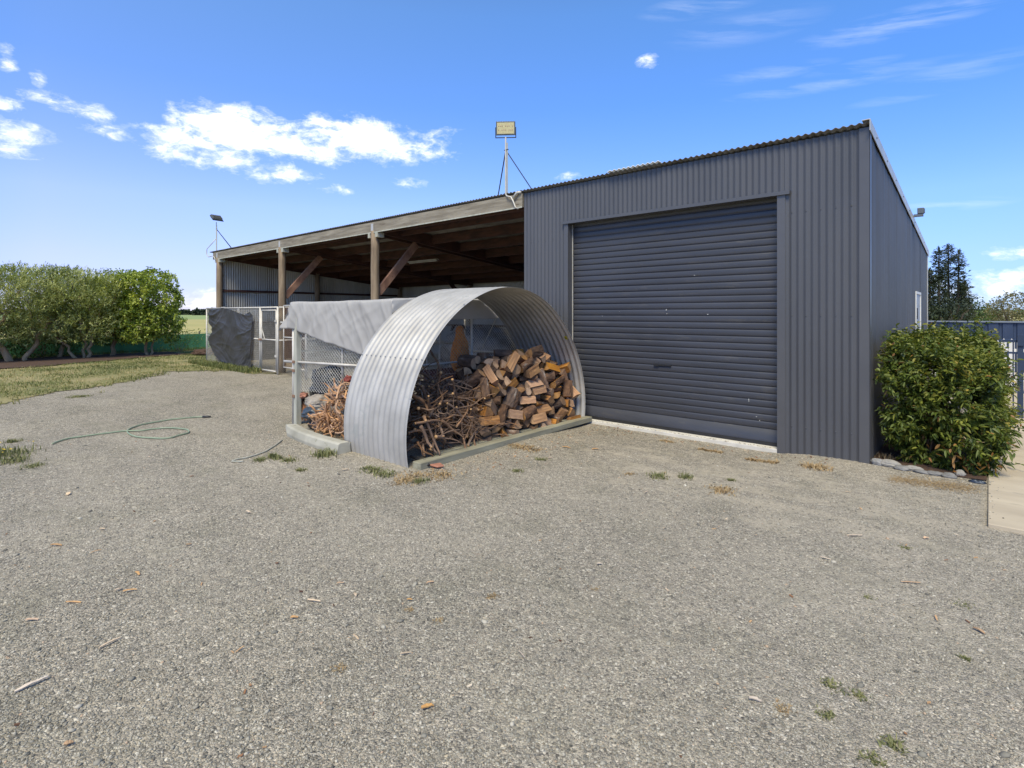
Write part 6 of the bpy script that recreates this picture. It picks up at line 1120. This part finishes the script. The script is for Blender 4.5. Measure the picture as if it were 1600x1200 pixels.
# covered machinery in the open bay seen through the cage
blob('covered_machine', (-8.4, 2.6, .6), 1.3, .8, .65, M['greycover'], 21, .28, 'grey sheeted machine parked in the open bay behind the dog cage', 'machine', .88)
blob('covered_machine', (-6.3, 3.6, .6), .75, .9, .72, M['greycover'], 31, .30, 'second sheeted machine against the garage wall inside the open bay', 'machine', .78)
# broken terracotta and black hose end at the foot of the sill
c = G(683, 730); b = MB(); b.add([(c[0]-.07, c[1]-.05, .01), (c[0]+.05, c[1]-.04, .01), (c[0]+.08, c[1]+.03, .012), (c[0]-.02, c[1]+.06, .015), (c[0]-.07, c[1]-.05, .03), (c[0]+.05, c[1]-.04, .027), (c[0]+.08, c[1]+.03, .03), (c[0]-.02, c[1]+.06, .036)], [(3, 2, 1, 0), (4, 5, 6, 7), (0, 1, 5, 4), (1, 2, 6, 5), (2, 3, 7, 6), (3, 0, 4, 7)])
t = b.build('terracotta_shard', M['brick'], loc=(c[0], c[1], 0), bevel=.006); tag(t, 'broken terracotta shard by the sill timber at the tank foot', 'shard')
a_, b_ = G(642, 720), G(670, 731); t = MB().tube([(*a_, .05), ((a_[0]+b_[0])/2, (a_[1]+b_[1])/2, .045), (*b_, .03)], .016, 10).build('hose_offcut', M['black'], loc=(*b_, 0), smooth=True); tag(t, 'short black hose end at the front corner of the tank', 'hose')

# garden hose
HP = [(82, 695), (95, 690), (110, 686), (128, 683.5), (145, 681), (170, 678), (195, 675), (222, 674), (240, 671.5), (262, 670), (280, 671), (293, 673), (294, 678), (279, 682.5), (268, 686), (255, 687.5), (237, 687), (215, 685), (204, 681), (199, 676), (203, 671), (217, 666), (234, 662.5), (250, 660), (270, 657), (287, 655.5), (305, 653.5), (318, 653)]
pts = [Vector((*G(*p), 0)) for p in HP]; fine = []
for i in range(len(pts)-1):
    p0, p1, p2, p3 = pts[max(i-1, 0)], pts[i], pts[i+1], pts[min(i+2, len(pts)-1)]
    for k in range(6):
        t_ = k/6; q = .5*((2*p1)+(p2-p0)*t_+(2*p0-5*p1+4*p2-p3)*t_*t_+(3*p1-p0-3*p2+p3)*t_**3); q.z = gh(q.x, q.y)+.014; fine.append(q)
c = fine[60]; hs_ = thing('garden_hose', 'pale green garden hose looped on the gravel at left', 'hose', (c.x, c.y, 0))
MB().tube(fine, .0095, 8).build('tube', M['hose'], hs_, smooth=True)
e = fine[-1]; d_ = (fine[-1]-fine[-4]).normalized(); MB().tube([e, e+d_*.07, e+d_*.12], [.018, .018, .011], 10).build('fitting', M['black'], hs_, smooth=True)
# thin grey cable from the kerb
pts = [Vector((*G(*p), 0)) for p in ((441, 689), (430, 697), (415, 706), (402, 711), (385, 716), (368, 719), (362, 722), (380, 722))]
for q in pts: q.z = gh(q.x, q.y)+.012
t = MB().tube(pts, .008, 6).build('cable', M['oldpost'], loc=(pts[3].x, pts[3].y, 0), smooth=True); tag(t, 'thin grey cable running from the concrete kerb over the gravel', 'cable')
# ---------------------------------------------------------------- leaves
def leafset(C, Dv, L_, W_, tint, lens=True, droop=.15, fold=.25):
    """C (n,3) leaf bases, Dv (n,3) directions -> leaf quads"""
    n = len(C); Dv = Dv/np.linalg.norm(Dv, axis=1, keepdims=True)
    up = rng.normal(0, 1, (n, 3)); up[:, 2] += 1.4
    s = np.cross(Dv, up); s /= np.linalg.norm(s, axis=1, keepdims=True)+1e-9; nn = np.cross(s, Dv)
    L = (L_*rng.uniform(.6, 1.25, n))[:, None]; W = (W_*rng.uniform(.7, 1.2, n))[:, None]*.5
    tip = C+Dv*L; tip[:, 2] -= (droop*L)[:, 0]
    if lens:
        a = C+Dv*L*.30+nn*W*fold; b = C+Dv*L*.68+nn*W*fold*.8; b[:, 2] -= (droop*L*.4)[:, 0]
        V = np.stack([C, a+s*W, b+s*W*.85, tip, b-s*W*.85, a-s*W], 1); i = 6*np.arange(n)[:, None]
        F = np.concatenate([i+np.array([[0, 1, 2, 3]]), i+np.array([[3, 4, 5, 0]])])
        return V.reshape(-1, 3), F, np.repeat(tint, 6)
    m = C+Dv*L*.5+nn*W*fold
    V = np.stack([C, m+s*W, tip, m-s*W], 1); i = 4*np.arange(n)[:, None]
    return V.reshape(-1, 3), i+np.array([[0, 1, 2, 3]]), np.repeat(tint, 4)
def vnz(P_, s, seed=0):
    return np.array([noise.noise(Vector((p[0]*s+seed, p[1]*s, p[2]*s))) for p in P_])

# ---------------------------------------------------------------- shrub beside the side wall
sh = thing('shrub', 'dense glossy green shrub with drooping leaves beside the grey side wall', 'shrub', (.62, 1.1, 0))
def bushbox(u, v, w):  # unit cube -> body
    return np.stack([.10+u*.98, .10+v*2.4, .08+w*1.20], -1)
n = 7200
def surf(n):
    face = rng.choice(5, n, p=[.30, .27, .06, .33, .04]); a = rng.random(n); b = rng.random(n); q = np.zeros((n, 3)); nm = np.zeros((n, 3))
    for k, (ax, val) in enumerate(((1, 0), (0, 1), (0, 0), (2, 1), (1, 1))):
        m = face == k; oth = [i for i in range(3) if i != ax]
        q[m, ax] = val; q[m, oth[0]] = a[m]; q[m, oth[1]] = b[m]; nm[m, ax] = 1 if val else -1
    return q, nm
q, nm = surf(n); cpt = np.array([.5, .5, .45]); v = q-cpt
v = v/(np.abs(v)**5).sum(1, keepdims=True)**.2*.5  # superellipsoid, rounded box
nm = v/np.linalg.norm(v, axis=1, keepdims=True)
depth = rng.random(n)**1.7*.34
pos = bushbox(*((v*(1-depth)[:, None]*np.array([1, 1, 1.1])+cpt).T))
bulge = vnz(pos, 1.9, 4)*.24+vnz(pos, 5, 9)*.11
nw = nm*np.array([.6, 1.0, .8]); nw /= np.linalg.norm(nw, axis=1, keepdims=True); pos = pos+nw*bulge[:, None]
# outreaching sprays
sp = rng.random(n) < .16; pos[sp] += nw[sp]*rng.uniform(.02, .19, (sp.sum(), 1))
lo = (pos[:, 2] < .5) & (pos[:, 0] > .8); pos[lo, 0] += .12*rng.random(lo.sum())
pos[:, 0] = np.maximum(pos[:, 0], .06+.05*rng.random(n))
pos[:, 2] = np.maximum(pos[:, 2], .05)
# foot of the bush pulls in
foot = np.clip((.35-pos[:, 2])/.35, 0, 1); pos[:, 1] += foot*.18*(pos[:, 1] < .8); pos[:, 0] -= foot*.10*(pos[:, 0] > .7)
ok = (vnz(pos, 3.1, 31) > -.24) & (vnz(pos, 6.5, 13) > -.40); pos = pos[ok]; nw = nw[ok]; n = len(pos)
per = 8; base = np.repeat(pos, per, 0); dirs = np.repeat(nw*1.0+np.array([0, 0, .35]), per, 0)+rng.normal(0, .30, (n*per, 3))
tdir = nw+np.array([0, 0, .55])+rng.normal(0, .35, (n, 3)); tdir /= np.linalg.norm(tdir, axis=1, keepdims=True)
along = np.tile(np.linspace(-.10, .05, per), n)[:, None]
ang = np.tile(np.arange(per)*2.4, n)+np.repeat(rng.random(n)*6.28, per)
T = np.repeat(tdir, per, 0); ux = np.cross(T, rng.normal(0, 1, (n*per, 3))); ux /= np.linalg.norm(ux, axis=1, keepdims=True); uy = np.cross(T, ux)
Dl = T*.75+ux*np.cos(ang)[:, None]*.9+uy*np.sin(ang)[:, None]*.9; C_ = base+T*along
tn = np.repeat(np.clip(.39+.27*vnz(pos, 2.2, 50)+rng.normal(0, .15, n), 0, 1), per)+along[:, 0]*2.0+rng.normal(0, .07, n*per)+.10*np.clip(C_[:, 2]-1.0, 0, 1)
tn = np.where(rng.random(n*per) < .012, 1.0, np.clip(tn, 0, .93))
Vl, Fl, Al = leafset(C_, Dl, .066, .021, tn, True, .30)
mesh_np('foliage', Vl, [Fl], LEAF_BUSH, sh, Al)
b = MB()
for i in range(26):
    x0 = .5+R.gauss(0, .10); y0 = R.uniform(.55, 1.9); e = Vector((R.uniform(.3, .85), max(.5, y0+R.gauss(0, .3)), R.uniform(.4, 1.1))); s = Vector((x0, y0, -.02)); m_ = s.lerp(e, .5)+Vector((R.gauss(0, .06), R.gauss(0, .06), .1)); b.tube([s, s.lerp(m_, .5), m_, e], [.017, .014, .010, .004], 6)
for i in range(9):
    s = Vector((.75+R.gauss(0, .12), .35+R.gauss(0, .12), .12+R.random()*.25)); e = s+Vector((R.gauss(.05, .12), -.13+R.gauss(0, .05), R.gauss(.05, .10))); b.tube([s, s.lerp(e, .5)+Vector((0, 0, .04)), e], [.006, .005, .003], 5)
b.build('stem', M['trunk'], sh, smooth=True)
pts = np.column_stack([rng.normal(.80, .12, 60), rng.normal(.16, .08, 60), rng.uniform(.03, .36, 60)]); Vl, Fl, Al = leafset(pts, rng.normal(0, 1, (60, 3))+np.array([0, -.4, -.8]), .075, .028, rng.uniform(.2, .9, 60), True)
mesh_np('dead_leaf', Vl, [Fl], leafmat('dead_shrub_leaves', [(0, (.20, .075, .02)), (1, (.50, .27, .07))], .6), sh, Al)
# soil bed and edging stones
o = gridsheet('planting_bed', .02, .99, -.03, 4.4, .06, lambda a, b_: .015+.03*abs(nz(a, b_, 2, 5)), M['mulch']); tag(o, kind='structure')
for (px, py, l, w, h, yaw, pm, lb) in [(1371, 727, .16, .10, .09, .2, 'stone', 'rounded grey edging stone next to the grey wall corner'), (1389, 730, .24, .11, .10, .1, 'palestone', 'large pale angular edging stone second from the wall'), (1410, 735, .16, .12, .06, 0, 'stone', 'flat grey edging stone behind the pale angular one'),
        (1427, 737, .19, .07, .07, -.1, 'palestone', 'long pale edging stone in the middle of the row'), (1441, 741, .17, .08, .05, -.2, 'stone', 'low grey edging stone right of the long pale one'), (1461, 744, .17, .09, .06, -.35, 'stone', 'dark slab-like edging stone under the shrub'),
        (1482, 748, .14, .09, .07, -.1, 'stone', 'brownish edging stone left of the pinkish round one'), (1500, 746, .10, .08, .09, 0, 'palestone', 'pinkish round edging stone near the right end'), (1528, 757, .15, .07, .05, -.5, 'blackstone', 'black edging stone beside the path')]:
    c = G(px, py); m_ = M['stone'] if pm != 'palestone' else M['palestone']; m_ = M['iron'] if pm == 'blackstone' else m_
    blob('edging_stone', (c[0], c[1]+.03, h*.30), l*.43, w*.45, h*.45, m_, px*.37, .22, lb, 'stone', .75, fq=1.1)
# concrete path
sl_ = thing('path', None, None, (1.6, 2, 0)); bpy.data.objects.remove(sl_)
b = MB(); ys = [-1.50, 1.05, 3.6, 6.2, 9.0, 13.3]
for a_, b_ in zip(ys, ys[1:]): b.box(.99, 2.6 if b_ < 6.5 else 6, a_+.004, b_-.004, -.08, .028)
o = b.build('path', M['pathc'], bevel=.006); tag(o, kind='structure')
# gate across the path
gt = thing('pool_gate', 'navy steel bar gate across the concrete path behind the shrub', 'gate', (1.7, 4.5, 0))
b = MB(); b.box(1.12, 2.05, 4.48, 4.52, .12, .16); b.box(1.12, 2.05, 4.48, 4.52, 1.20, 1.24); b.box(1.12, 2.05, 4.48, 4.52, 1.02, 1.05)
for k in range(7): b.box(1.12+k*.15, 1.138+k*.15, 4.49, 4.508, .13, 1.24)
b.build('frame', M['navy'], gt)
b = MB()
for k in range(12): b.box(.18+k*.075, .192+k*.075, 4.49, 4.505, .1, 1.24)
b.box(.05, 1.05, 4.48, 4.51, .12, .16); b.box(.05, 1.05, 4.48, 4.51, 1.2, 1.24); b.build('side_panel', M['navy'], gt)
for x in (1.06, 1.36+.0): 
    MB().box(x-.035, x+.035, 4.465, 4.535, -.02, 1.30).build('post', M['navy'], gt)
MB().box(1.325, 1.40, 4.44, 4.47, 1.15, 1.32).build('latch', M['navy'], gt)
# white picket fence and cream wall beyond the gate
pk = thing('picket_fence', 'white picket fence beyond the navy gate', 'fence', (3, 8, 0))
b = MB()
for k in range(60):
    x = .1+k*.12; b.add([(x, 8, .05), (x+.085, 8, .05), (x+.085, 8, 1.08), (x+.042, 8, 1.14), (x, 8, 1.08), (x, 8.02, .05), (x+.085, 8.02, .05), (x+.085, 8.02, 1.08), (x+.042, 8.02, 1.14), (x, 8.02, 1.08)], [(0, 1, 2, 3, 4), (9, 8, 7, 6, 5)]+[(i, i+5, (i+1) % 5+5, (i+1) % 5) for i in range(5)])
b.build('pickets', M['white'], pk); 
for z in (.3, .9): MB().box(.1, 7.3, 8.02, 8.06, z-.03, z+.03).build('rail', M['white'], pk)
# navy sheet fence
nf = thing('steel_fence', 'navy corrugated steel boundary fence with a pale cap behind the shrub', 'fence', (4, 13.4, 0))
FZ = 1.40
b = MB(); x = -2.0; V = []
while x < 16:
    for dx, dy in ((0, 0), (.19, 0), (.21, .03), (.26, .03), (.28, 0)):
        V.append((x+dx, 13.4+dy))
    x += .30
n = len(V); b.add([(a_, b_, .0) for a_, b_ in V]+[(a_, b_, FZ) for a_, b_ in V], [(i, i+1, n+i+1, n+i) for i in range(n-1)]); b.build('sheet', M['navy'], nf)
MB().box(-2.0, 16, 13.36, 13.45, FZ, FZ+.04).build('cap_rail', M['cap'], nf)
for k in range(8): MB().box(-1.9+k*2.35, -1.84+k*2.35, 13.34, 13.40, 0, FZ).build('post', M['navy'], nf)

# ---------------------------------------------------------------- hedge trees at left
def limb(b, s, e, r0, r1, n=6, wob=.08, k=8):
    pts = [Vector(s).lerp(Vector(e), i/n)+Vector((R.gauss(0, wob), R.gauss(0, wob), R.gauss(0, wob*.5)))*(0 < i < n) for i in range(n+1)]
    b.tube(pts, [r0+(r1-r0)*i/n for i in range(n+1)], k, cap=False); return pts
def hedgetree(x, y, rx, ry, z0, z1, mleaf, narrow, label, trunks, seed, nl):
    t = thing('hedge_tree', label, 'tree', (x, y, 0), 'row of clipped hedge trees at the left')
    b = MB()
    for (dx, dy, hh, r0) in trunks:
        p = limb(b, (x+dx*.25, y+dy*.25, -.05), (x+dx, y+dy, hh), r0, r0*.6, 6, .05)
        for q in range(5):
            a = R.random()*6.28; limb(b, p[-1] if q < 3 else p[4], (x+dx+rx*.7*math.cos(a), y+dy+ry*.7*math.sin(a), R.uniform(hh+.5, z1-.4)), r0*.5, .008, 5, .07, 6)
    b.build('trunk', M['trunk'], t, smooth=True)
    n = nl; u = rng.normal(0, 1, (n, 3)); u /= (np.abs(u)**6).sum(1, keepdims=True)**(1/6)
    rad_ = 1-rng.random(n)**1.6*.55
    c = np.array([x, y, (z0+z1)/2]); h = (z1-z0)/2
    p = c+u*rad_[:, None]*np.array([rx, ry, h]); d = u/np.linalg.norm(u, axis=1, keepdims=True)
    p += d*(vnz(p, 1.5, seed)*.34+vnz(p, 4, seed+5)*.14)[:, None]
    p[:, 2] = np.clip(p[:, 2], z0-.15, z1+.10+rng.normal(0, .07, n))
    ok = (vnz(p, 1.9, seed+11) > -.30) & (vnz(p, 4.4, seed+3) > -.40); p = p[ok]; d = d[ok]; n = len(p)
    per = 7 if narrow else 6
    T = d*.6+np.array([0, 0, .9 if narrow else .3])+rng.normal(0, .45, (n, 3)); T /= np.linalg.norm(T, axis=1, keepdims=True)
    al = np.tile(np.linspace(0, .20 if narrow else .10, per), n)[:, None]; TT = np.repeat(T, per, 0)
    C_ = np.repeat(p, per, 0)+TT*al; D_ = TT*(.9 if narrow else .35)+rng.normal(0, .5 if narrow else .75, (n*per, 3))
    tn = np.repeat(np.clip(.50+.60*vnz(p, 2.0, seed+20)+rng.normal(0, .15, n), 0, 1), per)+rng.normal(0, .10, n*per)
    Vl, Fl, Al = leafset(C_, D_, .13 if narrow else .095, .026 if narrow else .062, np.clip(tn, 0, 1), False, .1)
    mesh_np('crown', Vl, [Fl], mleaf, t, Al); return t
hedgetree(-24.0, -4.35, 1.05, 1.15, .75, 3.06, LEAF_OLIVE, True, 'grey green hedge tree with a forked V trunk, largest and furthest left in view', [(.25, -.75, 1.35, .11), (.1, .75, 1.25, .085)], 3, 3600)
hedgetree(-24.2, -6.1, 1.05, 1.15, .6, 3.10, LEAF_OLIVE, True, 'grey green hedge tree cut by the left picture edge', [(.1, .4, 1.3, .1), (0, -.4, 1.3, .09)], 33, 3000)
hedgetree(-24.9, -3.2, 1.0, 1.1, .55, 3.05, LEAF_OLIVE, True, 'hedge tree with a dark leaning trunk behind the forked one', [(-.1, .3, 1.2, .08)], 43, 3000)
hedgetree(-24.0, -2.55, 1.0, 1.0, .75, 3.06, LEAF_OLIVE, True, 'grey green hedge tree with a low curving three stemmed trunk', [(.1, -.75, 1.0, .055), (.05, .35, 1.15, .07), (0, .02, 1.1, .06)], 53, 3400)
hedgetree(-24.6, -1.6, .95, .95, .6, 3.1, LEAF_BRIGHT, False, 'brighter green hedge tree with a single straight trunk, second from the right', [(0, .1, 1.2, .09)], 63, 3400)
hedgetree(-23.85, -.55, 1.0, 1.0, .60, 3.28, LEAF_BRIGHT, False, 'bright green broad leaved hedge tree at the right end of the row', [(0, 0, 1.2, .06), (-.1, .25, 1.1, .045)], 73, 4600)
for (x_, y_, lb) in ((-25.3, -6.3, 'dark undergrowth shrub behind the hedge at the left edge'), (-25.2, -4.9, 'dark undergrowth shrub between the forked trunks'), (-25.2, -3.5, 'dark undergrowth shrub left of the three stemmed trunk')):
    t = thing('undergrowth_shrub', lb, 'shrub', (x_, y_, 0), 'dark shrubs under the hedge trees'); u = rng.normal(0, 1, (1100, 3)); u /= np.linalg.norm(u, axis=1, keepdims=True); p = np.array([x_, y_, .6])+u*(1-rng.random((1100, 1))**1.5*.5)*np.array([.5, 1.05, .75])
    p += u*(vnz(p, 2.2, y_)*.25)[:, None]; p[:, 2] = np.maximum(p[:, 2], .03); Vl, Fl, Al = leafset(p, rng.normal(0, 1, p.shape)+np.array([0, 0, .4]), .11, .045, np.clip(rng.normal(.3, .15, len(p)), 0, 1), False); mesh_np('foliage', Vl, [Fl], LEAF_BUSH, t, Al)
    b = MB(); [limb(b, (x_, y_, 0), (x_+R.gauss(0, .2), y_+R.gauss(0, .4), .9), .02, .006, 4, .03, 5) for _ in range(5)]; b.build('stem', M['trunk'], t)
# low sapling by the netting
t = thing('sapling', 'small bright green sapling growing against the green netting', 'sapling', (-24.4, .75, 0))
p = np.column_stack([rng.normal(-24.4, .3, 500), rng.normal(.75, .45, 500), rng.uniform(.1, .95, 500)]); Vl, Fl, Al = leafset(p, rng.normal(0, 1, (500, 3))+np.array([0, 0, .8]), .11, .04, rng.uniform(.3, .8, 500), False); mesh_np('crown', Vl, [Fl], LEAF_BRIGHT, t, Al)
b = MB()
for i in range(6): limb(b, (-24.4, .75, 0), (-24.4+R.gauss(0, .2), .75+R.gauss(0, .3), .8), .012, .005, 4, .02, 5)
b.build('trunk', M['trunk'], t)
# green netting fence
nt_ = thing('netting_fence', 'low green windbreak netting fence behind the hedge trees', 'fence', (-26, -1, 0))
nu = 160; V = []
for j in range(7):
    for i in range(nu+1):
        y = -10+20*i/nu; z = .02+.74*j/6-(.03*abs(math.sin(y*1.1)) if j == 6 else 0); V.append((-25.9+.03*nz(y, z, 0, 2)+.02*math.sin(y*2.2), y, z))
n = nu+1; i = np.arange(nu); F = np.concatenate([np.stack([j*n+i, j*n+i+1, (j+1)*n+i+1, (j+1)*n+i], 1) for j in range(6)]); mesh_np('netting', V, [F], M['greenmesh'], nt_, smooth=True)
for k in range(9): MB().tube([(-25.97, -9.5+k*2.3, -.05), (-25.97, -9.5+k*2.3, .85)], .03, 7).build('post', M['kick'], nt_)
for z_ in (.78,): MB().tube([(-25.95, -10, z_), (-25.95, 10, z_)], .006, 5).build('wire', M['wire'], nt_)
blob('dirt_pile', (-22.6, 1.15, .02), .75, .5, .20, M['mulch'], 91, .35, 'low mound of brown cuttings at the right end of the hedge', 'mound', .4)
blob('rock', (-21.9, 1.7, .03), .16, .12, .09, M['palestone'], 92, .25, 'pale stone on the grass near the end of the netting', 'stone', .5)
blob('rock', (*G(378, 573), .02), .10, .07, .05, M['palestone'], 95, .25, 'small white stone at the foot of the charcoal tarpaulin', 'stone', .5)

# ---------------------------------------------------------------- far side
def far_tree(name, label, cat, px, py, f, w, h, zb, m, nl, leaf, seed, trunk=True, group=None):
    c = P(px, py, f); c.z = 0; t = thing(name, label, cat, (c.x, c.y, 0), group)
    n = nl; u = rng.normal(0, 1, (n, 3)); u /= np.linalg.norm(u, axis=1, keepdims=True); p = np.array([c.x, c.y, zb+(h-zb)/2])+u*(1-rng.random(n)**1.5*.6)[:, None]*np.array([w/2, w/2, (h-zb)/2])
    s = 3.0/w; p += u*(vnz(p, s, seed)*.26*w/2+vnz(p, s*3, seed)*.15*w/2)[:, None]; ok = (vnz(p, s*1.6, seed+9) > -.25); p = p[ok]
    tn = np.clip(.42+.4*vnz(p, s, seed+4)+rng.normal(0, .16, len(p)), 0, 1)
    Vl, Fl, Al = leafset(p, rng.normal(0, 1, p.shape), leaf, leaf*.6, tn, False); mesh_np('crown', Vl, [Fl], m, t, Al)
    b = MB(); 
    for i in range(5): limb(b, (c.x, c.y, -.1), (c.x+R.gauss(0, w*.22), c.y+R.gauss(0, w*.22), zb+(h-zb)*R.uniform(.4, .9)), w*.035, w*.006, 6, w*.02, 6)
    b.build('trunk', M['pinetrunk'], t)
    return t
def conifer(px, f, h, w, label, seed, bare=.12, lean=0):
    c = P(px, 490, f); t = thing('conifer', label, 'tree', (c.x, c.y, 0), 'dark conifers beyond the navy fence')
    b = MB(); b.tube([(c.x+lean*i/8+.05*nz(i, seed), c.y, h*i/8) for i in range(9)], [.16*(1-.9*i/8)+.01 for i in range(9)], 7)
    pts = []; dirs = []; z = h*bare
    while z < h*.99:
        k = z/h; rr = w/2*(1-k)**.62*(1 if k > .3 else .85+.5*R.random())+.12
        for a_ in range(R.randint(3, 5)):
            a = R.random()*6.283; L_ = rr*R.uniform(.55, 1.15); e = Vector((c.x+lean*k+L_*math.cos(a), c.y+L_*math.sin(a), z+L_*R.uniform(-.05, .30)))
            s = Vector((c.x+lean*k, c.y, z)); b.tube([s, e], [.03*(1-k)+.01, .006], 4, cap=False)
            m_ = int(9+L_*17)
            for q in range(m_):
                u = R.random()**.7; p = s.lerp(e, u); pts.append((p.x+R.gauss(0, .13), p.y+R.gauss(0, .13), p.z+R.gauss(0, .09))); dirs.append((math.cos(a)+R.gauss(0, .7), math.sin(a)+R.gauss(0, .7), .35+R.gauss(0, .5)))
        z += h*R.uniform(.022, .038)
    for q in range(22): pts.append((c.x+lean+R.gauss(0, .04), c.y, h*R.uniform(.96, 1.02))); dirs.append((0, 0, 1))
    pts = np.array(pts); dirs = np.array(dirs); tn = np.clip(rng.normal(.45, .2, len(pts)), 0, 1)
    Vl, Fl, Al = leafset(pts, dirs+rng.normal(0, .2, dirs.shape), .34, .085, tn, False); mesh_np('crown', Vl, [Fl], LEAF_PINE, t, Al); b.build('trunk', M['pinetrunk'], t)
conifer(1467, 48, 7.3, 1.2, 'dark conifer with a slim top, left of the tallest one, nearest the grey shed', 1)
conifer(1482, 50, 7.85, 1.2, 'tallest dark conifer in the middle of the group beyond the fence', 2)
conifer(1496, 49, 7.2, 1.35, 'dark conifer with an uneven broad top right of the tallest one', 3, lean=.1)
conifer(1453, 47, 5.4, 1.4, 'lower dark conifer half hidden by the back corner of the grey shed', 4)
conifer(1507, 52, 4.6, 2.0, 'lower spreading dark conifer at the right of the group', 5, .25)
far_tree('broad_tree', 'dark spreading tree under the conifers beyond the navy fence', 'tree', 1475, 485, 46, 4.4, 3.0, .4, LEAF_PINE, 1600, .26, 11)
far_tree('broad_tree', 'mid green rounded tree right of the conifers', 'tree', 1516, 485, 60, 4.6, 3.2, .3, LEAF_ROUND, 1500, .28, 12)
far_tree('broad_tree', 'small bright green round tree between conifers and pale house', 'tree', 1541, 490, 75, 3.2, 2.5, .3, LEAF_ROUND, 900, .28, 13)
far_tree('broad_tree', 'tiny dark green bush in front of the pale house', 'bush', 1556, 495, 70, 2.6, 1.9, .1, LEAF_ROUND, 700, .25, 14)
far_tree('willow_tree', 'olive tan feathery tree at the right picture edge beyond the fence', 'tree', 1585, 480, 34, 2.9, 3.15, .5, LEAF_TAN, 2100, .15, 15)
far_tree('willow_tree', 'smaller olive tan tree left of the feathery one at the picture edge', 'tree', 1571, 485, 37, 1.5, 2.5, .3, LEAF_TAN, 700, .15, 16)
def house(px, f, w, d, h, rh, mw, mr, label, ang=0):
    c = P(px, 490, f); c.z = 0; t = thing('house', label, 'house', (c.x, c.y, 0)); Mx = Matrix.Translation(c) @ Matrix.Rotation(YAW+ang, 4, 'Z')
    MB().box(-w/2, w/2, -d/2, d/2, 0, h, M=Mx).build('wall', mw, t)
    b = MB(); v = [(-w/2-.3, -d/2-.3, h), (w/2+.3, -d/2-.3, h), (w/2+.3, d/2+.3, h), (-w/2-.3, d/2+.3, h), (-w/2-.3, 0, h+rh), (w/2+.3, 0, h+rh)]; b.add([Mx @ Vector(q) for q in v], [(0, 1, 5, 4), (2, 3, 4, 5), (0, 4, 3), (1, 2, 5), (3, 2, 1, 0)]); b.build('roof', mr, t)
    for k in (-.25, .2): 
        wn = MB().box(w*k-.5, w*k+.5, -d/2-.03, -d/2, h*.35, h*.8, M=Mx).build('window', M['black'], t)
house(1512, 90, 3.6, 5, 1.2, .45, M['roofred'], M['barge'], 'low pinkish building with a pale grey roof just above the navy fence')
house(1553, 120, 3.2, 5, 2.0, .55, M['cream'], M['cap'], 'small cream house with a grey roof behind the green trees')
# far shelterbelts
def belt(name, pxa, pxb, f, h, label, seed, m, n, leaf):
    a = P(pxa, 490, f); b_ = P(pxb, 490, f); u = rng.random(n); w = rng.normal(0, .5, n)*h*.4; hh = h*(.85+.4*np.array([nz(q*40, seed) for q in u])); z = rng.random(n)**.8*hh
    d = np.array(b_-a); d[2] = 0; dn = np.array([-d[1], d[0], 0])/np.linalg.norm(d); p = np.array([a.x, a.y, 0])+u[:, None]*d+w[:, None]*dn; p[:, 2] = z
    Vl, Fl, Al = leafset(p, rng.normal(0, 1, p.shape), leaf, leaf*.8, np.clip(rng.normal(.35, .15, n), 0, 1), False); c = (a+b_)/2; o = mesh_np(name, Vl, [Fl], m, attr=Al, loc=(c.x, c.y, 0)); tag(o, label, 'shelterbelt', kind='stuff')
belt('far_hedge', -60, 345, 700, 4.6, 'thin dark shelterbelt along the far edge of the fields', 2, LEAF_PINE, 5200, 5)
belt('far_trees', 302, 346, 560, 6.2, 'clump of distant trees on the horizon beside the shed', 6, LEAF_PINE, 900, 3)
belt('far_hedge', 1400, 1700, 260, 3.4, 'distant green trees along the right horizon behind the fence', 8, LEAF_ROUND, 2500, 1.6)
